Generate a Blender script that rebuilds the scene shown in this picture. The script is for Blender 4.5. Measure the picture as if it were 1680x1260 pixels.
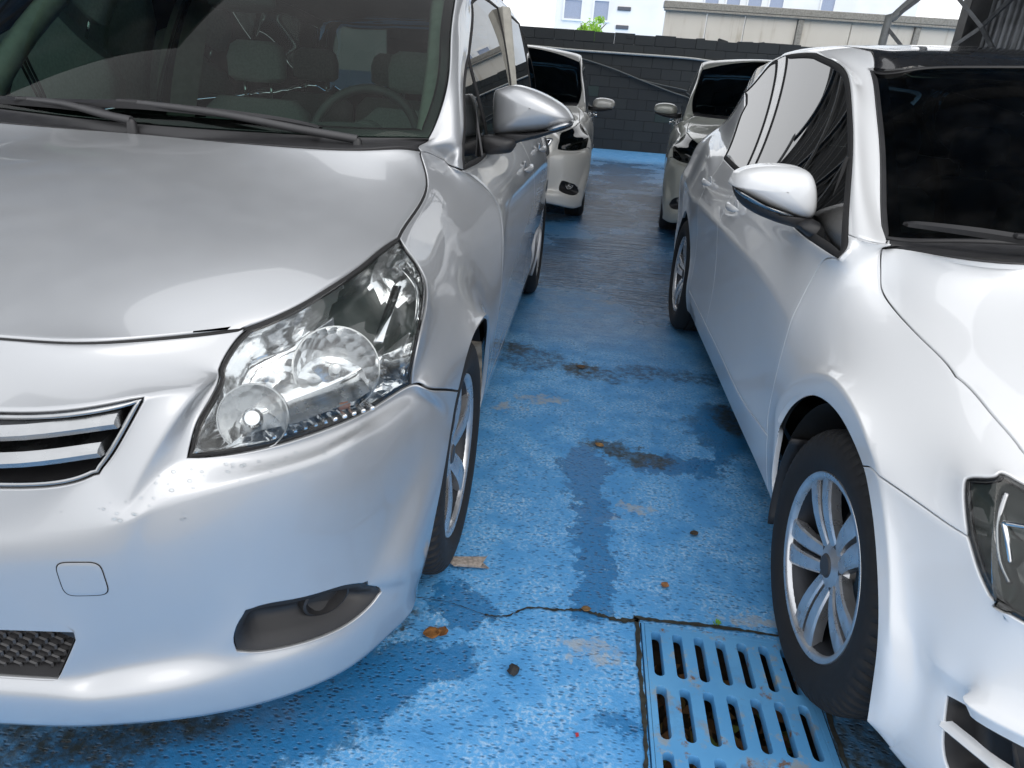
import bpy, bmesh, math, random
import numpy as np
from mathutils import Vector, Matrix, noise as mnoise

for o in list(bpy.data.objects):
    bpy.data.objects.remove(o)
SC = bpy.context.scene
COL = SC.collection
R = math.radians

# ------------------------------------------------------------------ camera
cam_d = bpy.data.cameras.new('camera')
cam = bpy.data.objects.new('camera', cam_d)
COL.objects.link(cam)
SC.camera = cam
cam_d.sensor_width = 36.0
cam_d.lens = 36.0 * 1144.8 / 1680.0
cam_d.clip_start = 0.02
cam_d.clip_end = 2000
yaw, pitch, roll = R(-4.862), R(23.784), R(4.27)
fwd = Vector((math.sin(yaw) * math.cos(pitch), math.cos(yaw) * math.cos(pitch), -math.sin(pitch)))
rgt = Vector((math.cos(yaw), -math.sin(yaw), 0))
upv = rgt.cross(fwd)
rg2 = math.cos(roll) * rgt + math.sin(roll) * upv
up2 = -math.sin(roll) * rgt + math.cos(roll) * upv
cam.matrix_world = Matrix(((rg2.x, up2.x, -fwd.x, 0), (rg2.y, up2.y, -fwd.y, 0), (rg2.z, up2.z, -fwd.z, 1.277), (0, 0, 0, 1)))

# ------------------------------------------------------------------ sky, sun, exposure
SUN_EL, SUN_AZ = 50.0, 140.0      # azimuth clockwise from +Y
world = bpy.data.worlds.new('World')
SC.world = world
world.use_nodes = True
wn, wl = world.node_tree.nodes, world.node_tree.links
wn.clear()
w_out = wn.new('ShaderNodeOutputWorld')
w_bg = wn.new('ShaderNodeBackground')
w_sky = wn.new('ShaderNodeTexSky')
w_sky.sky_type = 'NISHITA'
w_sky.sun_disc = False
w_sky.sun_elevation = R(SUN_EL)
w_sky.sun_rotation = R(SUN_AZ)
w_sky.air_density = 1.0
w_sky.dust_density = 4.0
w_bg.inputs['Strength'].default_value = 0.15
# broken high overcast: the sky texture seen through a bright cloud layer
w_tc = wn.new('ShaderNodeTexCoord')
w_map = wn.new('ShaderNodeMapping')
w_map.inputs['Scale'].default_value = (1.0, 1.0, 2.6)
w_nz = wn.new('ShaderNodeTexNoise')
w_nz.inputs['Scale'].default_value = 2.2
w_nz.inputs['Detail'].default_value = 7.0
w_nz.inputs['Roughness'].default_value = 0.55
w_rmp = wn.new('ShaderNodeMapRange')
w_rmp.inputs['From Min'].default_value = 0.30
w_rmp.inputs['From Max'].default_value = 0.62
w_rmp.inputs['To Min'].default_value = 0.72
w_rmp.inputs['To Max'].default_value = 1.0
w_mix = wn.new('ShaderNodeMix')
w_mix.data_type = 'RGBA'
w_mix.inputs['B'].default_value = (9.2, 9.35, 9.6, 1)
wl.new(w_tc.outputs['Generated'], w_map.inputs['Vector'])
wl.new(w_map.outputs['Vector'], w_nz.inputs['Vector'])
wl.new(w_nz.outputs['Fac'], w_rmp.inputs['Value'])
wl.new(w_rmp.outputs['Result'], w_mix.inputs['Factor'])
wl.new(w_sky.outputs['Color'], w_mix.inputs['A'])
wl.new(w_mix.outputs['Result'], w_bg.inputs['Color'])
wl.new(w_bg.outputs['Background'], w_out.inputs['Surface'])

sun_d = bpy.data.lights.new('sun', 'SUN')
sun_d.energy = 0.7
sun_d.angle = R(46)
sun_d.color = (1.0, 0.96, 0.90)
sun = bpy.data.objects.new('sun', sun_d)
COL.objects.link(sun)
_s = Vector((math.sin(R(SUN_AZ)) * math.cos(R(SUN_EL)), math.cos(R(SUN_AZ)) * math.cos(R(SUN_EL)), math.sin(R(SUN_EL))))
sun.rotation_euler = (-_s).to_track_quat('-Z', 'Y').to_euler()
sun.location = _s * 60

SC.view_settings.view_transform = 'Standard'
SC.view_settings.look = 'None'
SC.view_settings.exposure = 0.18
SC.view_settings.gamma = 1.0
SC.cycles.max_bounces = 8
SC.cycles.diffuse_bounces = 3
SC.cycles.glossy_bounces = 5
SC.cycles.transmission_bounces = 8
SC.cycles.transparent_max_bounces = 12
SC.cycles.caustics_reflective = False
SC.cycles.caustics_refractive = False
SC.cycles.sample_clamp_indirect = 6.0
# ------------------------------------------------------------------ materials
def srgb(h):
    h = h.lstrip('#')
    c = [int(h[i:i + 2], 16) / 255 for i in (0, 2, 4)]
    return tuple(x / 12.92 if x <= .04045 else ((x + .055) / 1.055) ** 2.4 for x in c)


class NT:
    """tiny node-tree helper"""
    def __init__(s, name):
        s.m = bpy.data.materials.new(name)
        s.m.use_nodes = True
        s.t = s.m.node_tree
        s.n, s.l = s.t.nodes, s.t.links
        s.b = s.n['Principled BSDF']

    def new(s, typ, **kw):
        n = s.n.new('ShaderNode' + typ)
        for k, v in kw.items():
            if k.startswith('_'):
                setattr(n, k[1:], v)
            else:
                s.set(n, k, v)
        return n

    def set(s, n, k, v):
        key = k.replace('__', ' ')
        if key.isdigit():
            key = int(key)
        if isinstance(v, bpy.types.NodeSocket):
            s.l.new(v, n.inputs[key])
        else:
            n.inputs[key].default_value = v

    def P(s, **kw):
        for k, v in kw.items():
            k = k.replace('_', ' ')
            if isinstance(v, tuple) and len(v) == 3:
                v = v + (1,)
            s.set(s.b, k, v)
        return s

    def noise(s, scale, detail=3, rough=.5, vec=None, dist=0.0):
        n = s.new('TexNoise', Scale=scale, Detail=detail, Roughness=rough, Distortion=dist)
        s.l.new(vec or s.co(), n.inputs['Vector'])
        return n.outputs['Fac']

    def co(s):
        if not hasattr(s, '_co'):
            s._co = s.new('TexCoord').outputs['Object']
        return s._co

    def ramp(s, fac, a, b, lo=0.0, hi=1.0):
        n = s.new('MapRange')
        n.interpolation_type = 'SMOOTHSTEP'
        s.l.new(fac, n.inputs['Value'])
        n.inputs['From Min'].default_value = a
        n.inputs['From Max'].default_value = b
        n.inputs['To Min'].default_value = lo
        n.inputs['To Max'].default_value = hi
        return n.outputs['Result']

    def mix(s, fac, a, b):
        n = s.new('Mix')
        n.data_type = 'RGBA'
        for k, v in (('Factor', fac), ('A', a), ('B', b)):
            i = [q for q in n.inputs if q.name == k and (q.type == 'RGBA' or (k == 'Factor' and q.type == 'VALUE'))][0]
            if isinstance(v, bpy.types.NodeSocket):
                s.l.new(v, i)
            else:
                i.default_value = v if not isinstance(v, tuple) else (tuple(v) + (1,))[:4]
        return [q for q in n.outputs if q.type == 'RGBA'][0]

    def math(s, op, a, b=0.0, clamp=False):
        n = s.new('Math')
        n.operation = op
        n.use_clamp = clamp
        for i, v in enumerate((a, b)):
            if isinstance(v, bpy.types.NodeSocket):
                s.l.new(v, n.inputs[i])
            else:
                n.inputs[i].default_value = v
        return n.outputs[0]

    def bump(s, h, strength=.3, dist=.01, normal=None):
        n = s.new('Bump', Strength=strength, Distance=dist)
        s.l.new(h, n.inputs['Height'])
        if normal is not None:
            s.l.new(normal, n.inputs['Normal'])
        s.l.new(n.outputs['Normal'], s.b.inputs['Normal'])
        return n.outputs['Normal']


MAT = {}


def plain(name, color, rough=.5, metal=0.0, var=.10, scale=30, **kw):
    """procedural principled material with a little tonal and gloss variation"""
    if name in MAT:
        return MAT[name]
    t = NT(name)
    nz = t.noise(scale, 4)
    c = tuple(color)
    lo = tuple(max(0, x * (1 - var)) for x in c)
    hi = tuple(min(1, x * (1 + var)) for x in c)
    t.P(Base_Color=t.mix(t.ramp(nz, .3, .7), lo, hi), Metallic=metal)
    t.P(Roughness=t.ramp(nz, .25, .75, max(.0, rough - .05), min(1, rough + .05)))
    t.P(**kw)
    MAT[name] = t.m
    return t.m


# ------------------------------------------------------------------ objects
def link(o, parent=None):
    COL.objects.link(o)
    if parent is not None:
        o.parent = parent
    return o


def tag(o, label=None, cat=None, group=None, kind=None):
    for k, v in (('label', label), ('category', cat), ('group', group), ('kind', kind)):
        if v:
            o[k] = v
    return o


def empty(name, loc=(0, 0, 0), rz=0.0, label=None, cat=None, group=None, kind=None):
    o = bpy.data.objects.new(name, None)
    o.empty_display_size = .1
    link(o)
    o.location = loc
    o.rotation_euler = (0, 0, rz)
    return tag(o, label, cat, group, kind)


def mesh(name, verts, faces, mat, parent=None, smooth=True, angle=None):
    me = bpy.data.meshes.new(name)
    me.from_pydata([tuple(v) for v in verts], [], faces)
    me.update()
    if mat is not None:
        for m in (mat if isinstance(mat, (list, tuple)) else [mat]):
            me.materials.append(m)
    o = bpy.data.objects.new(name, me)
    link(o, parent)
    if smooth:
        shade(me, angle)
    return o


def shade(me, angle=None):
    me.polygons.foreach_set('use_smooth', [True] * len(me.polygons))
    if angle is not None:
        bm = bmesh.new()
        bm.from_mesh(me)
        for e in bm.edges:
            if len(e.link_faces) == 2 and e.calc_face_angle(0) > R(angle):
                e.smooth = False
        bm.to_mesh(me)
        bm.free()
    me.update()


class MB:
    """collects simple shapes into one mesh"""
    def __init__(s):
        s.v, s.f = [], []

    def add(s, vs, fs):
        o = len(s.v)
        s.v += [Vector(v) for v in vs]
        s.f += [tuple(i + o for i in f) for f in fs]
        return s

    def box(s, c, d, rot=None, taper=1.0):
        x, y, z = d[0] / 2, d[1] / 2, d[2] / 2
        vs = [Vector((sx * x * (taper if sz > 0 else 1), sy * y * (taper if sz > 0 else 1), sz * z)) for sz in (-1, 1) for sy in (-1, 1) for sx in (-1, 1)]
        if rot is not None:
            vs = [rot @ v for v in vs]
        c = Vector(c)
        return s.add([v + c for v in vs], [(0, 2, 3, 1), (4, 5, 7, 6), (0, 1, 5, 4), (2, 6, 7, 3), (0, 4, 6, 2), (1, 3, 7, 5)])

    def bar(s, a, b, w, h=None, upd=(0, 0, 1)):
        a, b = Vector(a), Vector(b)
        d = (b - a)
        L = d.length
        d.normalize()
        u = Vector(upd)
        x = d.cross(u)
        if x.length < 1e-4:
            x = d.cross(Vector((1, 0, 0)))
        x.normalize()
        z = x.cross(d)
        m = Matrix((x, d, z)).transposed()
        return s.box((a + b) / 2, (w, L, h or w), m)

    def tube(s, pts, r, n=8, cap=True, closed=False):
        pts = [Vector(p) for p in pts]
        k = len(pts)
        rr = r if isinstance(r, (list, tuple)) else [r] * k
        o = len(s.v)
        prev = None
        for i, p in enumerate(pts):
            if closed:
                t = pts[(i + 1) % k] - pts[i - 1]
            else:
                t = pts[min(i + 1, k - 1)] - pts[max(i - 1, 0)]
            t.normalize()
            if prev is None:
                q = t.orthogonal().normalized()
            else:
                q = (prev - t * prev.dot(t))
                q = q.normalized() if q.length > 1e-6 else t.orthogonal().normalized()
            prev = q
            w = t.cross(q)
            for j in range(n):
                a = 2 * math.pi * j / n
                s.v.append(p + (q * math.cos(a) + w * math.sin(a)) * rr[i])
        for i in range(k if closed else k - 1):
            i2 = (i + 1) % k
            for j in range(n):
                j2 = (j + 1) % n
                s.f.append((o + i * n + j, o + i * n + j2, o + i2 * n + j2, o + i2 * n + j))
        if cap and not closed:
            s.f.append(tuple(o + j for j in reversed(range(n))))
            s.f.append(tuple(o + (k - 1) * n + j for j in range(n)))
        return s

    def lathe(s, prof, n=32, mat=None, c=(0, 0, 0)):
        """profile [(r, h)] turned round the local Z axis, then put through mat"""
        o = len(s.v)
        c = Vector(c)
        for (r, h) in prof:
            for j in range(n):
                a = 2 * math.pi * j / n
                v = Vector((r * math.cos(a), r * math.sin(a), h))
                s.v.append((mat @ v if mat is not None else v) + c)
        for i in range(len(prof) - 1):
            for j in range(n):
                j2 = (j + 1) % n
                s.f.append((o + i * n + j, o + i * n + j2, o + (i + 1) * n + j2, o + (i + 1) * n + j))
        return s

    def grid(s, rows, close=False):
        o = len(s.v)
        n = len(rows[0])
        for r in rows:
            s.v += [Vector(v) for v in r]
        for i in range(len(rows) - 1):
            for j in range(n if close else n - 1):
                j2 = (j + 1) % n
                s.f.append((o + i * n + j, o + i * n + j2, o + (i + 1) * n + j2, o + (i + 1) * n + j))
        return s

    def build(s, name, mat, parent=None, smooth=True, angle=35, bevel=0.0, seg=2, sub=0, fix=True):
        me = bpy.data.meshes.new(name)
        me.from_pydata([tuple(v) for v in s.v], [], s.f)
        bm = bmesh.new()
        bm.from_mesh(me)
        bmesh.ops.remove_doubles(bm, verts=bm.verts, dist=1e-5)
        if fix:
            bmesh.ops.recalc_face_normals(bm, faces=bm.faces)
        if bevel:
            es = [e for e in bm.edges if len(e.link_faces) == 2 and e.calc_face_angle(0) > R(28)]
            bmesh.ops.bevel(bm, geom=es, offset=bevel, segments=seg, affect='EDGES', profile=.5, clamp_overlap=True)
        bm.to_mesh(me)
        bm.free()
        me.materials.append(mat)
        o = bpy.data.objects.new(name, me)
        link(o, parent)
        if smooth:
            shade(me, angle)
        if sub:
            md = o.modifiers.new('sub', 'SUBSURF')
            md.levels = md.render_levels = sub
        return o


def catmull(pts, k=6, closed=False):
    pts = [Vector(p) for p in pts]
    n = len(pts)
    out = []
    rng = range(n) if closed else range(n - 1)
    for i in rng:
        p0 = pts[(i - 1) % n] if closed else pts[max(i - 1, 0)]
        p1, p2 = pts[i], pts[(i + 1) % n]
        p3 = pts[(i + 2) % n] if closed else pts[min(i + 2, n - 1)]
        for j in range(k):
            t = j / k
            out.append(.5 * ((2 * p1) + (p2 - p0) * t + (2 * p0 - 5 * p1 + 4 * p2 - p3) * t * t + (3 * p1 - p0 - 3 * p2 + p3) * t ** 3))
    if not closed:
        out.append(pts[-1])
    return out


# ------------------------------------------------------------------ car bodies from a control cage
class Hull:
    """A half control cage (x >= 0 or x <= 0) mirrored, smoothed so that the surface passes through the
    given points, then cut into body panels along the cage lines."""
    def __init__(s, V, F, C, levels=3, fit=9, one_side=()):
        co = [tuple(v) for v in V]
        idx = list(range(len(co)))
        mir = []
        for i in idx:
            x, y, z = V[i]
            if abs(x) < 1e-4:
                mir.append(i)
            else:
                mir.append(len(co))
                co.append((-x, y, z))
        s.panels = []
        faces, mi = [], []
        for side in (0, 1):
            for p, fl in F:
                s.panels.append((p, side))
                k = len(s.panels) - 1
                for f in fl:
                    ii = [(mir if side else idx)[n] for n in f]
                    faces.append(ii[::-1] if side else ii)
                    mi.append(k)
        me = bpy.data.meshes.new('cage')
        me.from_pydata(co, [], faces)
        me.polygons.foreach_set('material_index', mi)
        bm = bmesh.new()
        bm.from_mesh(me)
        bmesh.ops.recalc_face_normals(bm, faces=bm.faces)
        # outward check with the roof
        top = max(bm.faces, key=lambda f: f.calc_center_median().z)
        if top.normal.z < 0:
            bmesh.ops.reverse_faces(bm, faces=bm.faces)
        lay = bm.edges.layers.float.get('crease_edge') or bm.edges.layers.float.new('crease_edge')
        bm.verts.ensure_lookup_table()
        lv = bm.verts.layers.float.get('crease_vert') or bm.verts.layers.float.new('crease_vert')
        for a, b, w in C:
            for d in (idx, mir):
                if a == b:
                    bm.verts[d[a]][lv] = w
                    continue
                va, vb = bm.verts[d[a]], bm.verts[d[b]]
                e = bm.edges.get((va, vb))
                if e:
                    e[lay] = w
        bm.to_mesh(me)
        bm.free()
        ob = bpy.data.objects.new('cage', me)
        COL.objects.link(ob)
        md = ob.modifiers.new('s', 'SUBSURF')
        md.levels = 1
        md.use_limit_surface = True
        tgt = np.array(co, float)
        cur = tgt.copy()
        N = len(co)
        used = np.zeros(N, bool)
        for f in faces:
            used[f] = True
        for it in range(fit):
            dg = bpy.context.evaluated_depsgraph_get()
            ev = ob.evaluated_get(dg)
            m2 = ev.to_mesh()
            arr = np.empty(len(m2.vertices) * 3)
            m2.vertices.foreach_get('co', arr)
            ev.to_mesh_clear()
            lim = arr.reshape(-1, 3)[:N]
            cur = cur + np.where(used[:, None], (tgt - lim) * .8, 0)
            me.vertices.foreach_set('co', cur.ravel())
            me.update()
        md.levels = levels
        dg = bpy.context.evaluated_depsgraph_get()
        ev = ob.evaluated_get(dg)
        m2 = ev.to_mesh()
        nv, nf = len(m2.vertices), len(m2.polygons)
        a = np.empty(nv * 3)
        m2.vertices.foreach_get('co', a)
        s.co = a.reshape(-1, 3).copy()
        a = np.empty(nv * 3)
        m2.vertices.foreach_get('normal', a)
        s.no = a.reshape(-1, 3).copy()
        l = np.empty(len(m2.loops), int)
        m2.loops.foreach_get('vertex_index', l)
        s.fq = l.reshape(-1, 4).copy()
        a = np.empty(nf, int)
        m2.polygons.foreach_get('material_index', a)
        s.fp = a.copy()
        ev.to_mesh_clear()
        bpy.data.objects.remove(ob)
        bpy.data.meshes.remove(me)

    def fair(s, names, side, keep=.002):
        """iron a panel: thin-plate smoothing of its inside, outline fixed"""
        fq = s.faces_of(names, side)
        u, inv = np.unique(fq.ravel(), return_inverse=True)
        q = inv.reshape(-1, 4)
        n = len(u)
        e = np.concatenate([q[:, [i, (i + 1) % 4]] for i in range(4)])
        key = np.unique(np.sort(e, 1), axis=0, return_counts=True)
        bd = np.unique(key[0][key[1] == 1])
        ea, eb = key[0][:, 0], key[0][:, 1]
        deg = np.bincount(ea, minlength=n) + np.bincount(eb, minlength=n)
        ins = np.ones(n)
        ins[bd] = 0

        def lap(v):
            return ins * (v - (np.bincount(ea, v[eb], n) + np.bincount(eb, v[ea], n)) / deg)

        def lap_t(w):
            w = w * ins
            d = w / deg
            return w - (np.bincount(ea, d[eb], n) + np.bincount(eb, d[ea], n))
        co = s.co[u]
        for ax in range(3):
            x = co[:, ax].copy()
            x0 = x.copy()
            r = -ins * (lap_t(lap(x)) + keep * keep * (x - x0))
            d = r.copy()
            rs = r @ r
            for _ in range(2500):
                if rs < 1e-18:
                    break
                Ad = ins * (lap_t(lap(d)) + keep * keep * d)
                al = rs / (d @ Ad + 1e-30)
                x += al * d
                r -= al * Ad
                r2 = r @ r
                d = r + (r2 / rs) * d
                rs = r2
            co[:, ax] = x
        s.co[u] = co

    def renormal(s):
        a = s.co[s.fq]
        fn = np.cross(a[:, 2] - a[:, 0], a[:, 3] - a[:, 1])
        no = np.zeros_like(s.co)
        for i in range(4):
            np.add.at(no, s.fq[:, i], fn)
        s.no = no / np.maximum(np.linalg.norm(no, axis=1), 1e-12)[:, None]

    def sheet(s, names, side=None, axis=0):
        """press glass onto one smooth sheet: x = f(y, z) for side glass, y = f(x, z) for a windscreen"""
        u = np.unique(s.faces_of(names, side).ravel())
        X, Y, Z = s.co[u].T
        if axis == 0:
            q = np.stack([np.ones_like(Y), Z, Z * Z, Y, Y * Z, Y * Y], 1)
            c = np.linalg.lstsq(q, X, rcond=None)[0]
            s.co[u, 0] = q @ c
            n = np.stack([np.ones_like(Y), -(c[3] + c[4] * Z + 2 * c[5] * Y), -(c[1] + 2 * c[2] * Z + c[4] * Y)], 1)
        else:
            q = np.stack([np.ones_like(Y), Z, Z * Z, X * X, X * X * Z, X ** 4], 1)
            c = np.linalg.lstsq(q, Y, rcond=None)[0]
            s.co[u, 1] = q @ c
            n = np.stack([-(2 * X * c[3] + 2 * X * Z * c[4] + 4 * X ** 3 * c[5]), np.ones_like(Y), -(c[1] + 2 * c[2] * Z + X * X * c[4])], 1)
        n /= np.linalg.norm(n, axis=1)[:, None]
        n *= np.sign((n * s.no[u]).sum(1))[:, None]
        s.no[u] = n

    def faces_of(s, names, side=None):
        ks = [i for i, (p, sd) in enumerate(s.panels) if p in names and (side is None or sd == side)]
        return s.fq[np.isin(s.fp, ks)]

    def region(s, names, side=None):
        """local verts, normals, quads and ordered boundary edges of some panels"""
        fq = s.faces_of(names, side)
        u, inv = np.unique(fq.ravel(), return_inverse=True)
        q = inv.reshape(-1, 4)
        co, no = s.co[u].copy(), s.no[u].copy()
        e = np.concatenate([q[:, [i, (i + 1) % 4]] for i in range(4)])
        key = np.sort(e, 1)
        _, first, cnt = np.unique(key[:, 0] * len(u) + key[:, 1], return_index=True, return_counts=True)
        be = e[first[cnt == 1]]
        inw = np.zeros_like(co)
        ws = np.zeros(len(co))
        for a, b in be:
            d = co[b] - co[a]
            L = np.linalg.norm(d) + 1e-12
            n = no[a] + no[b]
            w = np.cross(n / (np.linalg.norm(n) + 1e-12), d / L)
            inw[a] += w
            inw[b] += w
            ws[a] += 1
            ws[b] += 1
        k = ws > 0
        nn = np.linalg.norm(inw[k], axis=1)
        inw[k] = inw[k] / np.maximum(nn, .3)[:, None] / np.maximum(nn / np.maximum(ws[k], 1), .35)[:, None] * np.minimum(1, nn / np.maximum(ws[k], 1) + .35)[:, None]
        L = np.linalg.norm(inw, axis=1)
        inw[k] = inw[k] / np.maximum(L[k], 1e-9)[:, None] * np.clip(L[k], .6, 1.15)[:, None]
        return co, no, q, be, inw

    def panel(s, name, names, mat, parent, side=None, gap=.0022, rad=.0022, depth=.014, off=0.0, back=False):
        co, no, q, be, inw = s.region(names, side)
        n = len(co)
        co = co + no * off
        b = np.unique(be)
        r0 = co.copy()
        r0[b] = co[b] + inw[b] * (gap + rad)
        idx = {v: i for i, v in enumerate(b)}
        r1 = co[b] + inw[b] * (gap + rad * .3) - no[b] * rad * .3
        r2 = co[b] + inw[b] * gap - no[b] * rad
        r3 = co[b] + inw[b] * gap - no[b] * depth
        m = len(b)
        verts = np.concatenate([r0, r1, r2, r3])
        nrm = np.concatenate([no, no[b] * .8 - inw[b] * .6, no[b] * .25 - inw[b], -inw[b]])
        faces = [tuple(f) for f in q]
        for x, y in be:
            i, j = idx[x], idx[y]
            faces.append((y, x, n + i, n + j))
            faces.append((n + j, n + i, n + m + i, n + m + j))
            faces.append((n + m + j, n + m + i, n + 2 * m + i, n + 2 * m + j))
        me = bpy.data.meshes.new(name)
        me.from_pydata(verts.tolist(), [], faces)
        me.polygons.foreach_set('use_smooth', [True] * len(faces))
        nrm = nrm / np.maximum(np.linalg.norm(nrm, axis=1), 1e-9)[:, None]
        me.normals_split_custom_set_from_vertices(nrm.tolist())
        me.materials.append(mat)
        o = bpy.data.objects.new(name, me)
        return link(o, parent)

    def liner(s, name, names, mat, parent, depth=.012):
        fq = s.faces_of(names)
        u, inv = np.unique(fq.ravel(), return_inverse=True)
        co = s.co[u] - s.no[u] * depth
        me = bpy.data.meshes.new(name)
        me.from_pydata(co.tolist(), [], [tuple(f) for f in inv.reshape(-1, 4)])
        me.materials.append(mat)
        me.polygons.foreach_set('use_smooth', [True] * len(me.polygons))
        o = bpy.data.objects.new(name, me)
        return link(o, parent)

    def border(s, name, names, mat, parent, side=None, w=.006, h=.004, off=.001, inset=0.0):
        """a rubber or chrome bead that follows the outline of some panels"""
        co, no, q, be, inw = s.region(names, side)
        nxt = {a: b for a, b in be}
        mb = MB()
        left = set(nxt)
        while left:
            st = left.pop()
            loop = [st]
            c = nxt[st]
            while c != st and c in left:
                left.discard(c)
                loop.append(c)
                c = nxt[c]
            rows = []
            iws = [Vector(inw[i]) for i in loop]
            for _ in range(3):
                iws = [(iws[k - 1] + iws[k] * 2 + iws[(k + 1) % len(iws)]) / 4 for k in range(len(iws))]
            for i, iw in zip(loop, iws):
                p, n_ = Vector(co[i]), Vector(no[i])
                p = p + iw * inset
                rows.append([p - n_ * .006, p + n_ * off, p + iw * w * .25 + n_ * (off + h), p + iw * w * .75 + n_ * (off + h), p + iw * w + n_ * off, p + iw * w - n_ * .006])
            rows.append(rows[0])
            mb.grid(rows)
        return mb.build(name, mat, parent, angle=None)
# ------------------------------------------------------------------ shared materials
def glass_mat(name, tint, ior=1.5, rough=0.0, dirt=0.0):
    t = NT(name)
    t.n.remove(t.b)
    out = t.n['Material Output']
    fr = t.new('Fresnel', IOR=ior)
    gl = t.new('BsdfGlossy', Roughness=rough)
    gl.inputs['Color'].default_value = (1, 1, 1, 1)
    tr = t.new('BsdfTransparent')
    tr.inputs['Color'].default_value = tuple(tint) + (1,)
    mx = t.new('MixShader')
    t.l.new(fr.outputs[0], mx.inputs[0])
    t.l.new(tr.outputs[0], mx.inputs[1])
    t.l.new(gl.outputs[0], mx.inputs[2])
    last = mx.outputs[0]
    if dirt:
        df = t.new('BsdfDiffuse')
        df.inputs['Color'].default_value = (.55, .53, .5, 1)
        m2 = t.new('MixShader')
        nz = t.ramp(t.noise(9, 6, .65), .4, .8, 0.0, dirt)
        t.l.new(nz, m2.inputs[0])
        t.l.new(last, m2.inputs[1])
        t.l.new(df.outputs[0], m2.inputs[2])
        last = m2.outputs[0]
    t.l.new(last, out.inputs['Surface'])
    return t.m


def paint_mat(name, color, metal, rough, dust=.06, flake=0.0):
    t = NT(name)
    nz = t.noise(2.3, 5, .6)
    c = tuple(color)
    d = tuple(x * (1 - dust) + .30 * dust for x in c)
    t.P(Base_Color=t.mix(t.ramp(nz, .35, .75), c, d), Metallic=metal, Coat_Weight=1.0, Coat_Roughness=.03, Coat_IOR=1.5)
    t.P(Roughness=t.ramp(t.noise(14, 4, .6), .3, .8, rough, rough + .06))
    if flake:
        v = t.new('TexVoronoi', Scale=900.0)
        t.l.new(t.co(), v.inputs['Vector'])
        t.bump(v.outputs['Distance'], flake, .0004)
    return t.m


M = {}
M['silver'] = paint_mat('silver_metallic_paint', (.475, .49, .51), .52, .38, flake=.05)
M['white'] = paint_mat('white_paint', (.76, .775, .79), 0.0, .35, dust=.04)
M['pearl'] = paint_mat('pearl_beige_paint', (.64, .63, .59), .1, .35)
M['champagne'] = paint_mat('champagne_paint', (.44, .45, .40), .2, .35)
M['black_gloss'] = paint_mat('gloss_black_paint', (.012, .012, .013), 0.0, .25)
M['plastic'] = plain('black_textured_plastic', (.022, .022, .024), .48)
M['plastic_grey'] = plain('dark_grey_plastic', (.05, .05, .053), .5)
M['rubber'] = plain('tyre_rubber', (.012, .012, .013), .75, var=.25, scale=60)
M['liner'] = plain('dark_inner_metal', (.012, .012, .012), .8)
M['chrome'] = plain('chrome', (.82, .83, .84), .08, 1.0, var=.03)
M['satin'] = plain('satin_chrome', (.42, .43, .44), .26, 1.0, var=.05)
M['alloy'] = plain('silver_alloy', (.66, .67, .69), .30, .80, var=.08)
M['alloy_dark'] = plain('grey_alloy', (.035, .038, .045), .45, .5, var=.1)
M['disc'] = plain('brake_disc_steel', (.20, .19, .18), .4, .9, var=.3)
_t = NT('lamp_reflector')
_v = _t.new('TexVoronoi', Scale=48.0)
_t.l.new(_t.co(), _v.inputs['Vector'])
_t.P(Base_Color=(.92, .93, .94), Metallic=.85, Roughness=.12)
_t.bump(_v.outputs['Distance'], .16, .006)
M['reflector'] = _t.m
M['lamp_dark'] = plain('smoked_lamp_housing', (.06, .075, .072), .22)
M['amber'] = plain('amber_lens', (.62, .30, .20), .2)
M['fabric'] = plain('grey_seat_fabric', (.36, .37, .36), .9, scale=120)
M['fabric_dark'] = plain('charcoal_seat_fabric', (.04, .042, .045), .9, scale=120)
M['trim'] = plain('beige_cabin_trim', (.38, .37, .33), .8)
M['dash'] = plain('grey_dashboard', (.085, .095, .095), .65, scale=200)
M['windshield'] = glass_mat('tinted_windscreen', (.38, .51, .46), ior=1.28, dirt=.012)
M['windshield_dark'] = glass_mat('dark_windscreen', (.16, .20, .19), ior=1.35, dirt=.01)
M['window_dark'] = glass_mat('dark_tinted_window', (.05, .06, .06), ior=1.55)
M['window_mid'] = glass_mat('tinted_side_window', (.16, .20, .19), ior=1.52)
M['lens'] = glass_mat('clear_lamp_lens', (.93, .95, .95), ior=1.45, dirt=.06)
M['water'] = glass_mat('water_drop', (.95, .97, .98), ior=1.33)
M['mirror'] = plain('mirror_glass', (.7, .72, .74), .02, 1.0, var=0)
M['frit'] = plain('black_glass_band', (.006, .006, .007), .12)


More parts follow.
